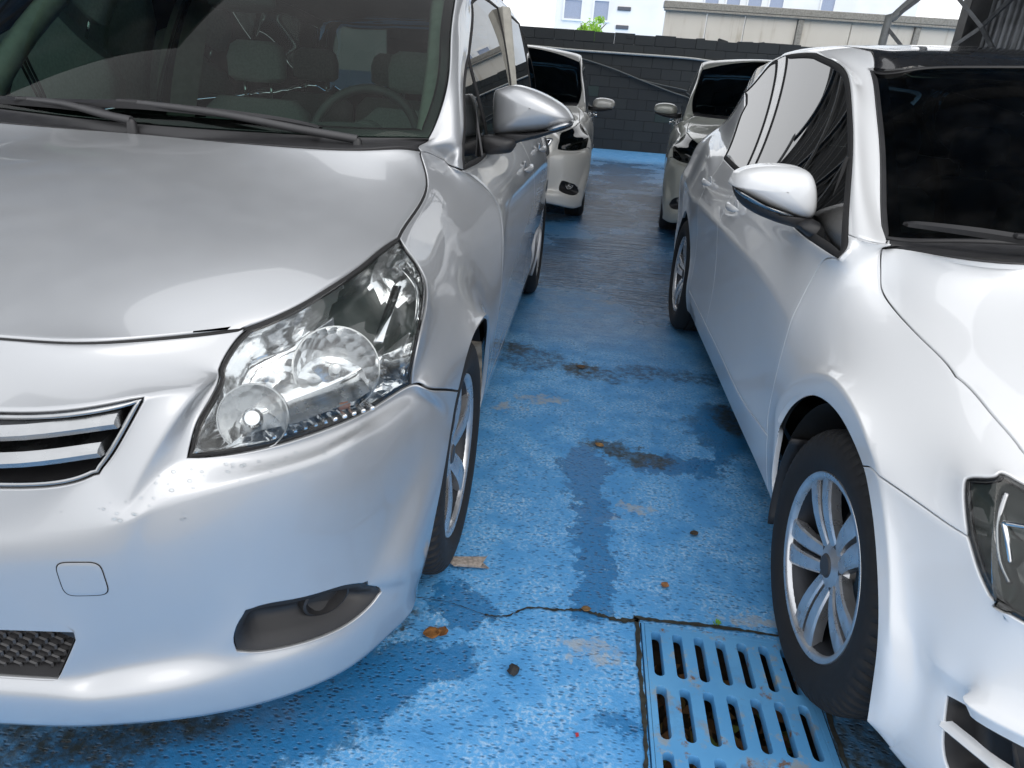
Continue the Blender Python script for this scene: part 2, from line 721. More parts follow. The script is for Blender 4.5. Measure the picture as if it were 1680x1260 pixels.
# ------------------------------------------------------------------ ground
def ground_material():
    t = NT('blue_painted_concrete')
    co = t.co()
    geo = t.new('NewGeometry').outputs['Position']
    sep = t.new('SeparateXYZ')
    t.l.new(geo, sep.inputs[0])
    px, py = sep.outputs[0], sep.outputs[1]
    # warped position for stain outlines
    wn_ = t.new('TexNoise', Scale=5.5, Detail=6.0, Roughness=.62)
    t.l.new(geo, wn_.inputs['Vector'])
    wv = t.new('VectorMath', _operation='MULTIPLY_ADD')
    t.l.new(wn_.outputs['Color'], wv.inputs[0])
    wv.inputs[1].default_value = (.26, .26, 0)
    wadd = t.new('VectorMath', _operation='ADD')
    wv.inputs[2].default_value = (-.13, -.13, 0)
    t.l.new(wv.outputs[0], wadd.inputs[0])
    t.l.new(geo, wadd.inputs[1])
    wn2 = t.new('TexNoise', Scale=26.0, Detail=6.0, Roughness=.7)
    t.l.new(geo, wn2.inputs['Vector'])
    wv2 = t.new('VectorMath', _operation='MULTIPLY_ADD')
    t.l.new(wn2.outputs['Color'], wv2.inputs[0])
    wv2.inputs[1].default_value = (.20, .20, 0)
    wv2.inputs[2].default_value = (-.10, -.10, 0)
    wad2 = t.new('VectorMath', _operation='ADD')
    t.l.new(wadd.outputs[0], wad2.inputs[0])
    t.l.new(wv2.outputs[0], wad2.inputs[1])
    wpos = wad2.outputs[0]

    def blob(x, y, rx, ry, rot=0.0, soft=.25):
        mp = t.new('Mapping')
        mp.vector_type = 'TEXTURE'
        mp.inputs['Location'].default_value = (x, y, 0)
        mp.inputs['Rotation'].default_value = (0, 0, R(rot))
        mp.inputs['Scale'].default_value = (rx, ry, 1e6)
        t.l.new(wpos, mp.inputs['Vector'])
        ln = t.new('VectorMath', _operation='LENGTH')
        t.l.new(mp.outputs[0], ln.inputs[0])
        return t.ramp(ln.outputs['Value'], 1 - soft, 1 + soft, 1.0, 0.0)

    def union(bs):
        r = bs[0]
        for b in bs[1:]:
            r = t.math('MAXIMUM', r, b)
        return r

    big = t.noise(.9, 5, .6, geo)
    midn = t.noise(7, 6, .65, geo)
    fine = t.noise(95, 3, .6, geo)
    stretch = t.new('Mapping')
    stretch.inputs['Scale'].default_value = (.65, 1.25, 1)
    t.l.new(geo, stretch.inputs['Vector'])
    pit_v = t.new('TexVoronoi', Scale=88.0, Randomness=1.0)
    t.l.new(stretch.outputs[0], pit_v.inputs['Vector'])
    pit_sz = t.noise(40, 2, .5, geo)
    pits = t.ramp(t.math('SUBTRACT', pit_v.outputs['Distance'], t.math('MULTIPLY', pit_sz, .75)), -.32, .05, 1.0, 0.0)
    base = t.mix(t.ramp(midn, .3, .7), (.060, .275, .600), (.110, .380, .720))
    base = t.mix(t.ramp(big, .35, .7), base, (.070, .290, .610))
    # pale worn film on the raised grain
    worn = t.math('MULTIPLY', t.ramp(fine, .44, .66), t.ramp(midn, .38, .66))
    base = t.mix(t.math('MULTIPLY', worn, .72), base, (.42, .60, .78))
    base = t.mix(t.math('MULTIPLY', pits, .72), base, (.022, .11, .26))
    # paint worn off to concrete
    chips = union([blob(-.097, 2.77, .11, .05), blob(-.256, 2.64, .07, .035), blob(.20, 4.35, .10, .05), blob(.265, 1.98, .045, .03),
                   blob(.154, 1.90, .05, .03), blob(.13, 1.32, .07, .04), blob(.55, 1.52, .10, .025), blob(-.28, 5.2, .2, .09), blob(.42, 6.2, .2, .1), blob(-.62, 1.0, .14, .06, 20)])
    chips = t.math('MULTIPLY', chips, t.ramp(t.noise(17, 6, .75, geo), .36, .58))
    speck = t.ramp(t.noise(23, 7, .75, geo), .64, .70)
    base = t.mix(t.math('MULTIPLY', t.math('MAXIMUM', chips, t.math('MULTIPLY', speck, .6)), .72), base, (.36, .38, .38))
    # damp deep-blue patches
    damp = union([blob(.10, 2.16, .085, .18, 0, .12), blob(.13, 1.88, .058, .20, 0, .12), blob(.145, 1.60, .062, .17, 0, .12), blob(.54, 2.33, .13, .022, 12, .25), blob(.62, 2.45, .03, .10, 20, .25), blob(.34, 2.27, .12, .03, -8, .25),
                  blob(-.26, 1.21, .15, .065, 15, .15), blob(-.43, 1.10, .16, .11, 25, .15), blob(-.58, .96, .2, .12, 20, .15), blob(-.20, 1.42, .07, .06, 0, .2),
                  blob(.44, 2.30, .16, .06, 0, .2), blob(.66, 2.66, .13, .22, 0, .2), blob(-.75, .86, .25, .09, 10, .2), blob(.06, .92, .10, .03, 40, .25), blob(.20, 1.12, .05, .03, 0, .3)])
    base = t.mix(t.math('MULTIPLY', damp, .86), base, t.mix(t.math('MULTIPLY', pits, .8), (.018, .150, .370), (.006, .045, .120)))
    rimd = t.math('MULTIPLY', t.math('MULTIPLY', damp, t.math('SUBTRACT', 1.0, damp)), 2.2)
    base = t.mix(t.math('MULTIPLY', rimd, t.ramp(midn, .40, .60)), base, (.010, .060, .130))
    # grime, leaf mould and oil
    grime = union([blob(.165, 2.385, .085, .045, 0, .3), blob(.31, 2.33, .11, .04, -10, .35), blob(.05, 3.16, .075, .06, 0, .3), blob(.72, 2.76, .10, .12, 0, .3),
                   blob(-.27, 3.36, .10, .08, 0, .35), blob(-.62, 1.18, .18, .07, 20, .4), blob(-.86, .92, .26, .10, 15, .4), blob(.69, .95, .16, .26, 0, .3), blob(-.42, 1.32, .12, .05, 25, .4)])
    band = union([blob(-.20, 3.24, .17, .14, 0, .2), blob(.12, 3.10, .14, .09, 0, .2), blob(.36, 3.22, .16, .09, 0, .2), blob(.62, 3.20, .2, .08, 0, .2)])
    gn = t.ramp(t.noise(28, 6, .7, geo), .34, .62)
    base = t.mix(t.math('MULTIPLY', band, t.math('MULTIPLY', gn, .85)), base, (.014, .055, .120))
    base = t.mix(t.math('MULTIPLY', grime, t.math('ADD', t.math('MULTIPLY', gn, .45), .5)), base, (.030, .034, .026))
    # wheel-worn, wet lane under the roof
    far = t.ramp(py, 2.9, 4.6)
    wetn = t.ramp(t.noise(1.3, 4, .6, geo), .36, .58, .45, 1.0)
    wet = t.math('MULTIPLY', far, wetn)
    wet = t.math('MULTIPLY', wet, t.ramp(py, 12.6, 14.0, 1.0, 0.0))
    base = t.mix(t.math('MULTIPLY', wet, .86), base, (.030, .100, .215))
    grey = t.math('MULTIPLY', far, t.ramp(t.noise(3.4, 6, .7, geo), .5, .68))
    base = t.mix(t.math('MULTIPLY', grey, .12), base, (.15, .17, .19))
    # the paint stops at the front edge of the bays; the driving lane is bare concrete
    lane = t.ramp(t.math('ADD', py, t.math('MULTIPLY', midn, .12)), .02, .10, 1.0, 0.0)
    base = t.mix(lane, base, t.mix(t.ramp(big, .3, .7), (.30, .305, .31), (.37, .375, .38)))
    t.P(Base_Color=base)
    rough = t.math('SUBTRACT', .62, t.math('MULTIPLY', t.math('MAXIMUM', t.math('MULTIPLY', damp, .5), wet), .53))
    t.P(Roughness=rough, Specular_IOR_Level=t.math('ADD', .5, t.math('MULTIPLY', wet, .45)))
    h = t.math('ADD', t.math('MULTIPLY', fine, .5), t.math('MULTIPLY', t.noise(42, 4, .6, geo), .8))
    h = t.math('SUBTRACT', h, t.math('MULTIPLY', pits, .7))
    sm = t.new('Mapping')
    sm.inputs['Scale'].default_value = (2.4, 11, 1)
    t.l.new(geo, sm.inputs['Vector'])
    streak = t.noise(1.0, 5, .65, sm.outputs[0])
    h = t.math('ADD', h, t.math('MULTIPLY', t.math('MULTIPLY', streak, far), 8.0))
    t.bump(h, .55, .006)
    return t.m


GX0, GX1, GY0, GY1 = .256, .661, .735, 1.449       # drain opening


def build_ground():
    xs = [-60, GX0, GX1, 60]
    ys = [-30, GY0, GY1, 160]
    mb = MB()
    rows = [[(x, y, 0) for x in xs] for y in ys]
    mb.grid(rows)
    mb.f = [f for i, f in enumerate(mb.f) if i != 4]
    g = mb.build('ground', ground_material(), None, smooth=False)
    g['kind'] = 'structure'
    # drain pit below the grate
    p = MB()
    d = -.28
    a = [(GX0 - .004, GY0 - .004), (GX1 + .004, GY0 - .004), (GX1 + .004, GY1 + .004), (GX0 - .004, GY1 + .004)]
    p.add([(x, y, -.002) for x, y in a] + [(x, y, d) for x, y in a], [(0, 1, 5, 4), (1, 2, 6, 5), (2, 3, 7, 6), (3, 0, 4, 7), (4, 5, 6, 7)])
    pit = p.build('drain_pit', plain('muddy_pit', (.050, .036, .022), .8, var=.5, scale=25), g, smooth=False)
    # crack and joint
    rnd = random.Random(5)
    ck = MB()
    M_crack = plain('dirty_crack', (.022, .024, .020), .95, var=.5, scale=80)

    def ribbon(pts, w0, w1, z=.004):
        pts = catmull([(x, y, z) for x, y in pts], 10)
        L, Rr = [], []
        n = len(pts)
        for i, p_ in enumerate(pts):
            tdir = (pts[min(i + 1, n - 1)] - pts[max(i - 1, 0)]).normalized()
            q = Vector((-tdir.y, tdir.x, 0))
            w = (w0 + (w1 - w0) * i / (n - 1)) * (.5 + .9 * rnd.random())
            o = (rnd.random() - .5) * .004
            L.append(p_ + q * (w + o))
            Rr.append(p_ - q * (w - o))
        return [L, Rr]
    ck.grid(ribbon([(-.145, 1.398), (-.09, 1.405), (-.03, 1.447), (.04, 1.452), (.10, 1.462), (.15, 1.455), (.20, 1.444), (.255, 1.456)], .0016, .0075))
    ck.build('crack', M_crack, g, smooth=False)
    ck = MB()
    ck.grid(ribbon([(.24, 1.462), (.32, 1.462), (.45, 1.468), (.56, 1.468), (.67, 1.466)], .007, .0045))
    ck.grid(ribbon([(.249, 1.455), (.247, 1.30), (.250, 1.15), (.246, 1.0), (.249, .86), (.247, .74)], .0055, .004))
    ck.grid(ribbon([(.667, 1.455), (.669, 1.2), (.667, .95), (.668, .74)], .005, .005))
    ck.build('grate_joint', M_crack, g, smooth=False)
    ck = MB()
    ck.grid(ribbon([(-.34, 1.43), (-.24, 1.425), (-.15, 1.40), (-.10, 1.385), (-.06, 1.378)], .0009, .0006))
    ck.build('crack', M_crack, g, smooth=False)
    return g


def build_grate():
    t = NT('chipped_blue_iron')
    nz = t.noise(14, 6, .7)
    c = t.mix(t.ramp(t.noise(5, 4), .3, .7), (.075, .280, .560), (.11, .34, .62))
    c = t.mix(t.ramp(nz, .53, .66), c, (.30, .32, .30))
    c = t.mix(t.math('MULTIPLY', t.ramp(t.noise(7, 6, .7), .50, .68), .6), c, (.050, .20, .42))
    c = t.mix(t.ramp(t.noise(19, 5, .7), .58, .68), c, (.16, .09, .045))
    t.P(Base_Color=c, Roughness=.5)
    t.bump(nz, .15, .003)
    m = t.m
    g = empty('drain_grate', ((GX0 + GX1) / 2, (GY0 + GY1) / 2, 0), 0, 'blue painted iron drain grate with rows of slots under the white car', 'grate')
    ox, oy = (GX0 + GX1) / 2, (GY0 + GY1) / 2
    cw, chh, sw_, sl = .0535, .175, .0235, .145
    n, rws = 7, 4
    x0 = .294 - cw / 2
    ytop = 1.435
    k = 6
    for r in range(rws):
        mb = MB()
        yc = ytop - chh * (r + .5) - .0005
        for c_ in range(n):
            xc = x0 + cw * (c_ + .5)
            hw, hh = cw / 2, chh / 2
            ins, outs = [], []
            pts = []
            for j in range(k + 1):
                a = math.pi * j / k
                pts.append((xc + sw_ / 2 * math.cos(a), yc + (sl - sw_) / 2 + sw_ / 2 * math.sin(a)))
            for j in range(k + 1):
                a = math.pi + math.pi * j / k
                pts.append((xc + sw_ / 2 * math.cos(a), yc - (sl - sw_) / 2 + sw_ / 2 * math.sin(a)))
            for (x, y) in pts:
                dx, dy = x - xc, y - yc
                s_ = min(hw / max(abs(dx), 1e-6), hh / max(abs(dy), 1e-6))
                outs.append((xc + dx * s_, yc + dy * s_))
            # make sure the rectangle's corners are hit
            for cx_, cy_ in ((hw, hh), (-hw, hh), (-hw, -hh), (hw, -hh)):
                i = min(range(len(outs)), key=lambda i: (outs[i][0] - xc - cx_) ** 2 + (outs[i][1] - yc - cy_) ** 2)
                outs[i] = (xc + cx_, yc + cy_)
            zt, zb = .004, -.022
            ch = .0016
            inn = [(xc + (x - xc) * 1.07, yc + (y - yc) * 1.012) for x, y in pts]
            o = [(x - ox, y - oy, zt) for x, y in outs]
            i1 = [(x - ox, y - oy, zt) for x, y in inn]
            i2 = [(x - ox, y - oy, zt - ch) for x, y in pts]
            i3 = [(x - ox, y - oy, zb) for x, y in pts]
            mb.grid([o, i1, i2, i3], close=True)
        mb.build('slot_row', m, g, angle=40)
    # rim
    fr = MB()
    xa, xb, ya, yb = x0, x0 + cw * n, ytop - chh * rws, ytop
    for (l, r_, b, tp) in ((GX0 + .003, xa - .0004, GY0 + .003, GY1 - .003), (xb + .0004, GX1 - .003, GY0 + .003, GY1 - .003), (xa, xb, yb + .0004, GY1 - .003), (xa, xb, GY0 + .003, ya - .0004)):
        fr.box(((l + r_) / 2 - ox, (b + tp) / 2 - oy, -.0115), (r_ - l, tp - b, .031))
    fr.build('frame', m, g, smooth=False, bevel=.0015)
    return g


ground = build_ground()
grate = build_grate()


# ------------------------------------------------------------------ litter on the ground
def leaf(x, y, s, rz, col, label, curl=.14, name='dry_leaf'):
    rnd = random.Random(int(x * 1000 + y * 77))
    mb = MB()
    n = 7
    rows = []
    for i in range(n + 1):
        u = i / n
        w = math.sin(math.pi * min(1, u * .95 + .03)) ** .8 * .42 * (1 + .12 * rnd.uniform(-1, 1))
        rows.append([Vector(((u - .5) * s, s * w * k, s * (curl * abs(k) ** 1.6 * .55 + curl * (u - .5) ** 2 * 1.2 + .02 * rnd.random()) + .004)) for k in (-1, -.5, 0, .5, 1)])
    mb.grid(rows)
    o = mb.build(name, plain('leaf_' + label[:9], col, .75, var=.4, scale=60), None, angle=None)
    sd = o.modifiers.new('t', 'SOLIDIFY')
    sd.thickness = .0012
    o.location = (x, y, .002)
    o.rotation_euler = (0, 0, R(rz))
    tag(o, label, 'leaf')
    return o


leaf(-.262, 1.305, .046, 20, (.20, .085, .020), 'brown curled dry leaf beside the silver bumper')
leaf(-.238, 1.315, .034, 80, (.15, .060, .015), 'small dark brown leaf touching a larger one by the silver bumper')
leaf(.333, 1.605, .026, 60, (.28, .13, .05), 'small tan dry leaf on open blue floor before the grate')
leaf(.446, 1.874, .030, 30, (.06, .045, .03), 'thin dark leaf on blue floor level with the white front wheel')
leaf(.150, 2.385, .036, -20, (.30, .17, .06), 'pale tan leaf lying in the dark damp patch')
leaf(.115, 1.466, .026, 10, (.17, .10, .04), 'brown leaf caught in the floor crack')
leaf(.06, 3.165, .045, 15, (.10, .06, .03), 'dark leaf on the stained band between the cars')
# rotting leaves under the grate
lt = MB()
rnd = random.Random(21)
for i in range(420):
    c_ = Vector((rnd.uniform(GX0 + .02, GX1 - .02), rnd.uniform(GY0 + .02, GY1 - .02), -.16 + rnd.uniform(-.03, .075) * (1 if rnd.random() < .8 else 1.3)))
    u_ = Vector((rnd.gauss(0, 1), rnd.gauss(0, 1), rnd.gauss(0, .4))).normalized()
    v_ = u_.orthogonal().normalized()
    s_ = rnd.uniform(.012, .03)
    lt.add([c_ - u_ * s_, c_ + v_ * s_ * .5, c_ + u_ * s_, c_ - v_ * s_ * .5], [(0, 1, 2, 3)])
_t = NT('rotting_leaves')
_g = _t.new('NewGeometry').outputs['Random Per Island']
_t.P(Base_Color=_t.mix(_t.ramp(_g, .75, .95), _t.mix(_g, (.05, .030, .015), (.26, .13, .05)), (.12, .16, .03)), Roughness=.8)
lit = lt.build('leaf_litter', _t.m, None, smooth=False, fix=False)
tag(lit, 'rotting brown leaves lying in the pit under the grate', 'leaf litter', None, 'stuff')
# green weed in the joint
wd = MB()
rnd = random.Random(3)
for i in range(9):
    a = rnd.uniform(0, 6.28)
    r_ = rnd.uniform(.008, .022)
    b = Vector((math.cos(a) * .004, math.sin(a) * .004, 0))
    tip = Vector((math.cos(a) * r_, math.sin(a) * r_, rnd.uniform(.008, .022)))
    q = Vector((-math.sin(a), math.cos(a), 0)) * .0045
    mid_ = (b + tip) / 2 + Vector((0, 0, .006))
    wd.add([b, mid_ + q, tip, mid_ - q], [(0, 1, 2, 3)])
w_ = wd.build('weed', plain('weed_green', (.13, .30, .03), .6), None, smooth=False)
w_.location = (.456, 1.475, .004)
w_.scale = (.7, .7, .6)
tag(w_, 'tiny bright green weed growing in the joint behind the grate', 'weed')
# wood chip under the tyre
cm = MB()
cm.box((0, 0, .009), (.085, .040, .009), Matrix.Rotation(R(6), 3, 'Y'))
for i, v in enumerate(cm.v):
    v.x += .020 * math.sin(i * 2.1)
    v.y += .011 * math.cos(i * 3.3)
chip = cm.build('wood_chip', plain('weathered_wood', (.33, .29, .26), .85, var=.3, scale=90), None, bevel=.002)
chip.location = (-.222, 1.585, .004)
chip.rotation_euler = (0, 0, R(24))
tag(chip, 'flat broken wood chip wedged against the silver car tyre', 'wood chip')
# pebble and scrap
pb = MB()
pb.lathe([(.0, -.008), (.010, -.007), (.014, .0), (.011, .010), (.0, .014)], 9)
for i, v in enumerate(pb.v):
    v.x *= 1 + .25 * math.sin(i * 1.7)
    v.y *= 1 + .25 * math.cos(i * 2.3)
pbo = pb.build('pebble', plain('black_stone', (.020, .020, .021), .7), None, angle=25)
pbo.location = (-.050, 1.222, .010)
tag(pbo, 'small black stone lying on the blue floor', 'stone')
rd = MB()
rd.add([(0, 0, .003), (.006, .002, .004), (.005, .012, .003), (-.002, .009, .004)], [(0, 1, 2, 3)])
rdo = rd.build('paper_scrap', plain('red_paper', (.40, .03, .04), .6), None, smooth=False)
rdo.location = (.101, 1.071, .002)
so = rdo.modifiers.new('t', 'SOLIDIFY')
so.thickness = .001
tag(rdo, 'tiny red paper scrap on the blue floor', 'paper')


# ------------------------------------------------------------------ block wall at the back
def build_block_wall():
    WY, X0, X1 = 15.66, -3.4, 7.4
    w = empty('block_wall', (0, WY, 0), 0, 'black painted concrete block wall with a broken top edge', 'wall')
    def bm_(name, c, g):
        t = NT(name)
        oi = t.new('ObjectInfo').outputs['Random']
        cc = t.mix(oi, c, g)
        cc = t.mix(t.ramp(t.noise(6, 6, .7), .62, .75), cc, (.045, .046, .042))
        t.P(Base_Color=cc, Roughness=.68)
        t.bump(t.noise(60, 4, .6), .4, .006)
        return t.m
    m1 = bm_('black_block_paint', (.022, .026, .029), (.029, .034, .036))
    m2 = bm_('greenish_block_paint', (.026, .042, .040), (.030, .050, .047))
    bl, bh, bd = .40, .20, .18
    def block(name, L, H):
        b = MB()
        b.box((0, 0, 0), (L - .005, bd, H - .005))
        o = b.build(name, m1, None, bevel=.004, seg=1, angle=30)
        return o
    proto = block('block', bl, bh)
    half = block('block', bl / 2, bh)
    rnd = random.Random(11)
    n = int((X1 - X0) / bl)
    me2 = proto.data.copy()
    me2.materials.clear()
    me2.materials.append(m2)
    def put(src, x, z, me=None, scale=(1, 1, 1)):
        o = src.copy()
        if me is not None:
            o.data = me
        COL.objects.link(o)
        o.parent = w
        o.location = (x, rnd.uniform(-.004, .004), z)
        o.scale = scale
        return o
    courses = 10
    for r in range(courses):
        off = 0 if r % 2 == 0 else bl / 2
        for c in range(n):
            x = X0 + off + bl * (c + .5)
            z = bh * (r + .5)
            put(proto, x, z, me2 if rnd.random() < .13 and 2 < r < 8 else None)
    # broken top course: cut blocks of several heights
    for c in range(n):
        x = X0 + bl * (c + .5)
        if rnd.random() < .05 and not -.2 < x < .2:
            continue
        hgt = rnd.choice((.82, .9, .95, 1.0, .88))
        if -2.4 < x < -.1:
            hgt = 1.0
        o = put(proto, x, bh * courses + bh * hgt / 2, None, (1, 1, hgt))
    bpy.data.objects.remove(half)
    bpy.data.objects.remove(proto)
    core = MB()
    core.box((2.0, 0, 1.0), (10.75, bd - .012, 1.99))
    core.build('mortar_core', plain('dark_mortar', (.015, .016, .016), .95), w, smooth=False)
    # crumbled mortar along the top
    cr = MB()
    x = X0
    while x < X1:
        s = rnd.uniform(.05, .16)
        cr.box((x, -.02 + rnd.uniform(-.02, .02), 2.0 + rnd.uniform(.10, .17)), (s * 1.6, .11, rnd.uniform(.05, .10)), Matrix.Rotation(rnd.uniform(-.3, .3), 3, 'Y'))
        x += rnd.uniform(.1, .5)
    cr.build('crumbled_mortar', m1, w, smooth=False, bevel=.01, seg=1)
    return w


build_block_wall()
WYF = 15.66 - .09


def cable(name, pts, r, mat, label, k=8):
    mb = MB()
    mb.tube(catmull(pts, k), r, 8)
    o = mb.build(name, mat, None, angle=None)
    return tag(o, label, 'cable')


M_pvc = plain('grey_pvc', (.40, .41, .40), .5)
M_cab = plain('faded_cable', (.10, .11, .11), .6)
cable('conduit', [(-3.3, WYF - .03, 1.86), (-1.6, WYF - .03, 1.85), (-.6, WYF - .03, 1.83), (.4, WYF - .03, 1.83), (1.6, WYF - .03, 1.83), (2.2, WYF - .03, 1.80), (3.6, WYF - .03, 1.70), (6.5, WYF - .03, 1.62)], .022, M_pvc, 'pale grey pipe running along the top of the black block wall')
cable('slack_cable', [(-3.0, WYF - .02, 1.84), (-1.2, WYF - .02, 1.79), (-.6, WYF - .02, 1.72), (.2, WYF - .04, 1.55), (1.0, WYF - .04, 1.32), (1.8, WYF - .03, 1.12), (3.0, WYF - .03, .95)], .014, M_cab, 'dark cable sagging steeply across the black block wall')
cable('slack_cable', [(.55, WYF - .025, 1.43), (1.1, WYF - .03, 1.33), (1.7, WYF - .03, 1.25), (2.4, WYF - .03, 1.12), (3.2, WYF - .03, 1.05)], .011, M_cab, 'thinner cable sloping gently beside the steep one on the block wall')


# ------------------------------------------------------------------ beige panel wall behind
def build_panel_wall():
    y0 = 18.2
    w = empty('panel_wall', (1.3, y0, 0), 0, 'beige concrete panel wall with a grey cap behind the black wall', 'wall')
    t = NT('stained_beige_concrete')
    g = t.new('TexCoord').outputs['Object']
    st = t.new('Mapping')
    st.inputs['Scale'].default_value = (6, 6, .5)
    t.l.new(g, st.inputs['Vector'])
    streak = t.noise(1.6, 5, .6, st.outputs[0])
    c = t.mix(t.ramp(streak, .5, .75), (.70, .66, .58), (.46, .40, .31))
    t.P(Base_Color=t.mix(t.ramp(t.noise(2, 4), .3, .7), c, (.74, .70, .62)), Roughness=.85)
    m = t.m
    mp = plain('grey_concrete_post', (.30, .29, .26), .85, var=.2)
    x = 0.0
    i = 0
    for wdt in (.95, .85, 1.15, 1.05, 1.35, 1.3, 1.4, 1.4, 1.4):
        mb = MB()
        mb.box((x + wdt / 2, 0, 1.45), (wdt - .02, .10, 2.9))
        mb.build('panel', m, w, bevel=.008, seg=1)
        x += wdt
        i += 1
        if i in (3, 5, 7):
            mb = MB()
            mb.box((x + .06, -.02, 1.45), (.12, .17, 2.895))
            mb.build('post', mp, w, bevel=.008, seg=1)
            x += .12
    mb = MB()
    mb.box((x / 2, -.02, 2.985), (x + .1, .24, .14))
    mb.box((x / 2, -.06, 2.885), (x + .06, .16, .05))
    mb.build('cap', mp, w, bevel=.01, seg=1)
    return w


build_panel_wall()


# ------------------------------------------------------------------ buildings
M_bw = plain('white_render_wall', (.90, .86, .80), .8, var=.05, scale=.6)
M_win = plain('far_window_glass', (.34, .37, .45), .2)
M_vent = plain('dark_vent', (.10, .10, .11), .6)
M_conc = plain('far_concrete', (.42, .42, .41), .8)


def building(name, label, x0, x1, y, depth, z, wins, vents, extra=None):
    b = empty(name, (x0, y, 0), 0, label, 'building')
    mb = MB()
    mb.box(((x1 - x0) / 2, depth / 2, z / 2), (x1 - x0, depth, z))
    mb.build('wall', M_bw, b, smooth=False)
    mb = MB()
    mb.box(((x1 - x0) / 2, depth / 2, z + .15), (x1 - x0 + .5, depth + .5, .3))
    mb.build('roof', M_conc, b, smooth=False)
    for (wx, wz, ww, wh) in wins:
        mb = MB()
        for s in (-1, 1):
            mb.box((wx - x0 + s * (ww / 2 + .05), -.03, wz), (.10, .12, wh + .2))
            mb.box((wx - x0, -.03, wz + s * (wh / 2 + .05)), (ww, .12, .10))
        f = mb.build('window', M_bw, b, smooth=False)
        mb = MB()
        mb.box((wx - x0, -.012, wz), (ww, .03, wh))
        mb.build('pane', M_win, f, smooth=False)
    for (wx, wz, ww, wh) in vents:
        mb = MB()
        mb.box((wx - x0, -.03, wz), (ww, .10, wh))
        mb.build('vent', M_vent, b, smooth=False, bevel=.02, seg=1)
    return b




building('apartment_building', 'white apartment block with two square windows behind the block wall', -2.95, 3.75, 45, 10, 13,
         [(-1.95, 4.95, .95, .95), (-.35, 4.98, .80, .95), (-1.95, 8.2, .95, .95), (-.35, 8.2, .8, .95)],
         [(.93, 5.15, .75, .2), (.93, 4.22, .72, .2), (-1.9, 3.75, .8, .2)])
building('apartment_building', 'long white apartment block with a row of windows above the beige wall', 4.6, 22.2, 60, 12, 16,
         [(7.6 + 1.55 * i, 7.45, .95, 1.3) for i in range(4)] + [(15.9, 7.4, .9, 1.3)],
         [(20.9, 6.9, 1.5, .35), (20.9, 5.9, 1.5, .35)])
hb = empty('tiled_house', (24.2, 62, 0), 0, 'low far house with an orange tiled roof by the steel frame', 'house')
mb = MB()
mb.box((2.5, 2.5, 2.6), (6, 5, 5.2))
mb.build('wall', M_conc, hb, smooth=False)
mb = MB()
mb.add([(-.8, -.4, 5.2), (5.8, -.4, 5.2), (5.8, 5.4, 5.2), (-.8, 5.4, 5.2), (.6, 2.5, 6.4), (4.4, 2.5, 6.4)], [(0, 1, 5, 4), (1, 2, 5), (2, 3, 4, 5), (3, 0, 4), (0, 3, 2, 1)])
mb.build('roof', plain('orange_tile', (.42, .16, .07), .8, var=.2), hb, smooth=False)
# lattice mast
ms = empty('radio_mast', (29.3, 85, 0), 0, 'thin lattice radio mast far away on the skyline', 'mast')
mb = MB()
for sx, sy in ((-1, -1), (1, -1), (0, 1)):
    mb.tube([(sx * .5, sy * .5, 0), (sx * .28, sy * .28, 22)], .07, 6)
mb.build('leg', M_conc, ms)
mb = MB()
for i in range(20):
    k0, k1 = .5 - .011 * i, .5 - .011 * (i + 1)
    z0, z1 = i * 1.1, (i + 1) * 1.1
    mb.tube([(-k0, -k0, z0), (k1, -k1, z1)], .04, 5)
    mb.tube([(k0, -k0, z0), (-k1, -k1, z1)], .04, 5)
mb.build('brace', M_conc, ms)


# ------------------------------------------------------------------ tree
def build_tree(loc, h, rad, label, seed=1):
    tr = empty('tree', loc, 0, label, 'tree')
    rnd = random.Random(seed)
    mb = MB()
    mb.tube(catmull([(0, 0, 0), (.05, .02, h * .35), (-.04, .05, h * .62)], 5), [.11 - .006 * i for i in range(11)], 8)
    for i in range(9):
        a = i * 2.4
        mb.tube(catmull([(0, .02, h * (.42 + .02 * i)), (math.cos(a) * rad * .4, math.sin(a) * rad * .4, h * (.55 + .03 * i)), (math.cos(a) * rad * .8, math.sin(a) * rad * .8, h * (.66 + .03 * i))], 4), [.045 - .004 * j for j in range(9)], 5)
    mb.build('trunk', plain('bark', (.10, .075, .05), .9), tr)
    lf = MB()
    clumps = [(Vector((rnd.gauss(0, .40) * rad, rnd.gauss(0, .40) * rad, h * .70 + rnd.gauss(0, .40) * rad * .8)), rnd.uniform(.16, .34) * rad) for _ in range(60)]
    for c, s in clumps:
        for _ in range(60):
            d = Vector((rnd.gauss(0, 1), rnd.gauss(0, 1), rnd.gauss(0, .8)))
            p = c + d.normalized() * s * rnd.random() ** .45
            u = Vector((rnd.gauss(0, 1), rnd.gauss(0, 1), rnd.gauss(0, 1))).normalized()
            v = u.orthogonal().normalized()
            L, Wd = rnd.uniform(.05, .09), rnd.uniform(.022, .04)
            lf.add([p - u * L, p + v * Wd, p + u * L, p - v * Wd], [(0, 1, 2, 3)])
    t = NT('young_leaf')
    ncol = t.mix(t.ramp(t.noise(2.5, 3), .3, .7), (.20, .40, .020), (.34, .58, .05))
    t.P(Base_Color=ncol, Roughness=.55, Subsurface_Weight=0.0)
    tl = t.new('BsdfTranslucent')
    t.l.new(ncol, tl.inputs['Color'])
    mx = t.new('MixShader')
    mx.inputs[0].default_value = .35
    t.l.new(t.b.outputs[0], mx.inputs[1])
    t.l.new(tl.outputs[0], mx.inputs[2])
    t.l.new(mx.outputs[0], t.n['Material Output'].inputs['Surface'])
    c = lf.build('crown', t.m, tr, smooth=False, fix=False)
    return tr


build_tree((-.62, 30, 0), 3.72, .85, 'small bright green tree showing above the black wall', 4)


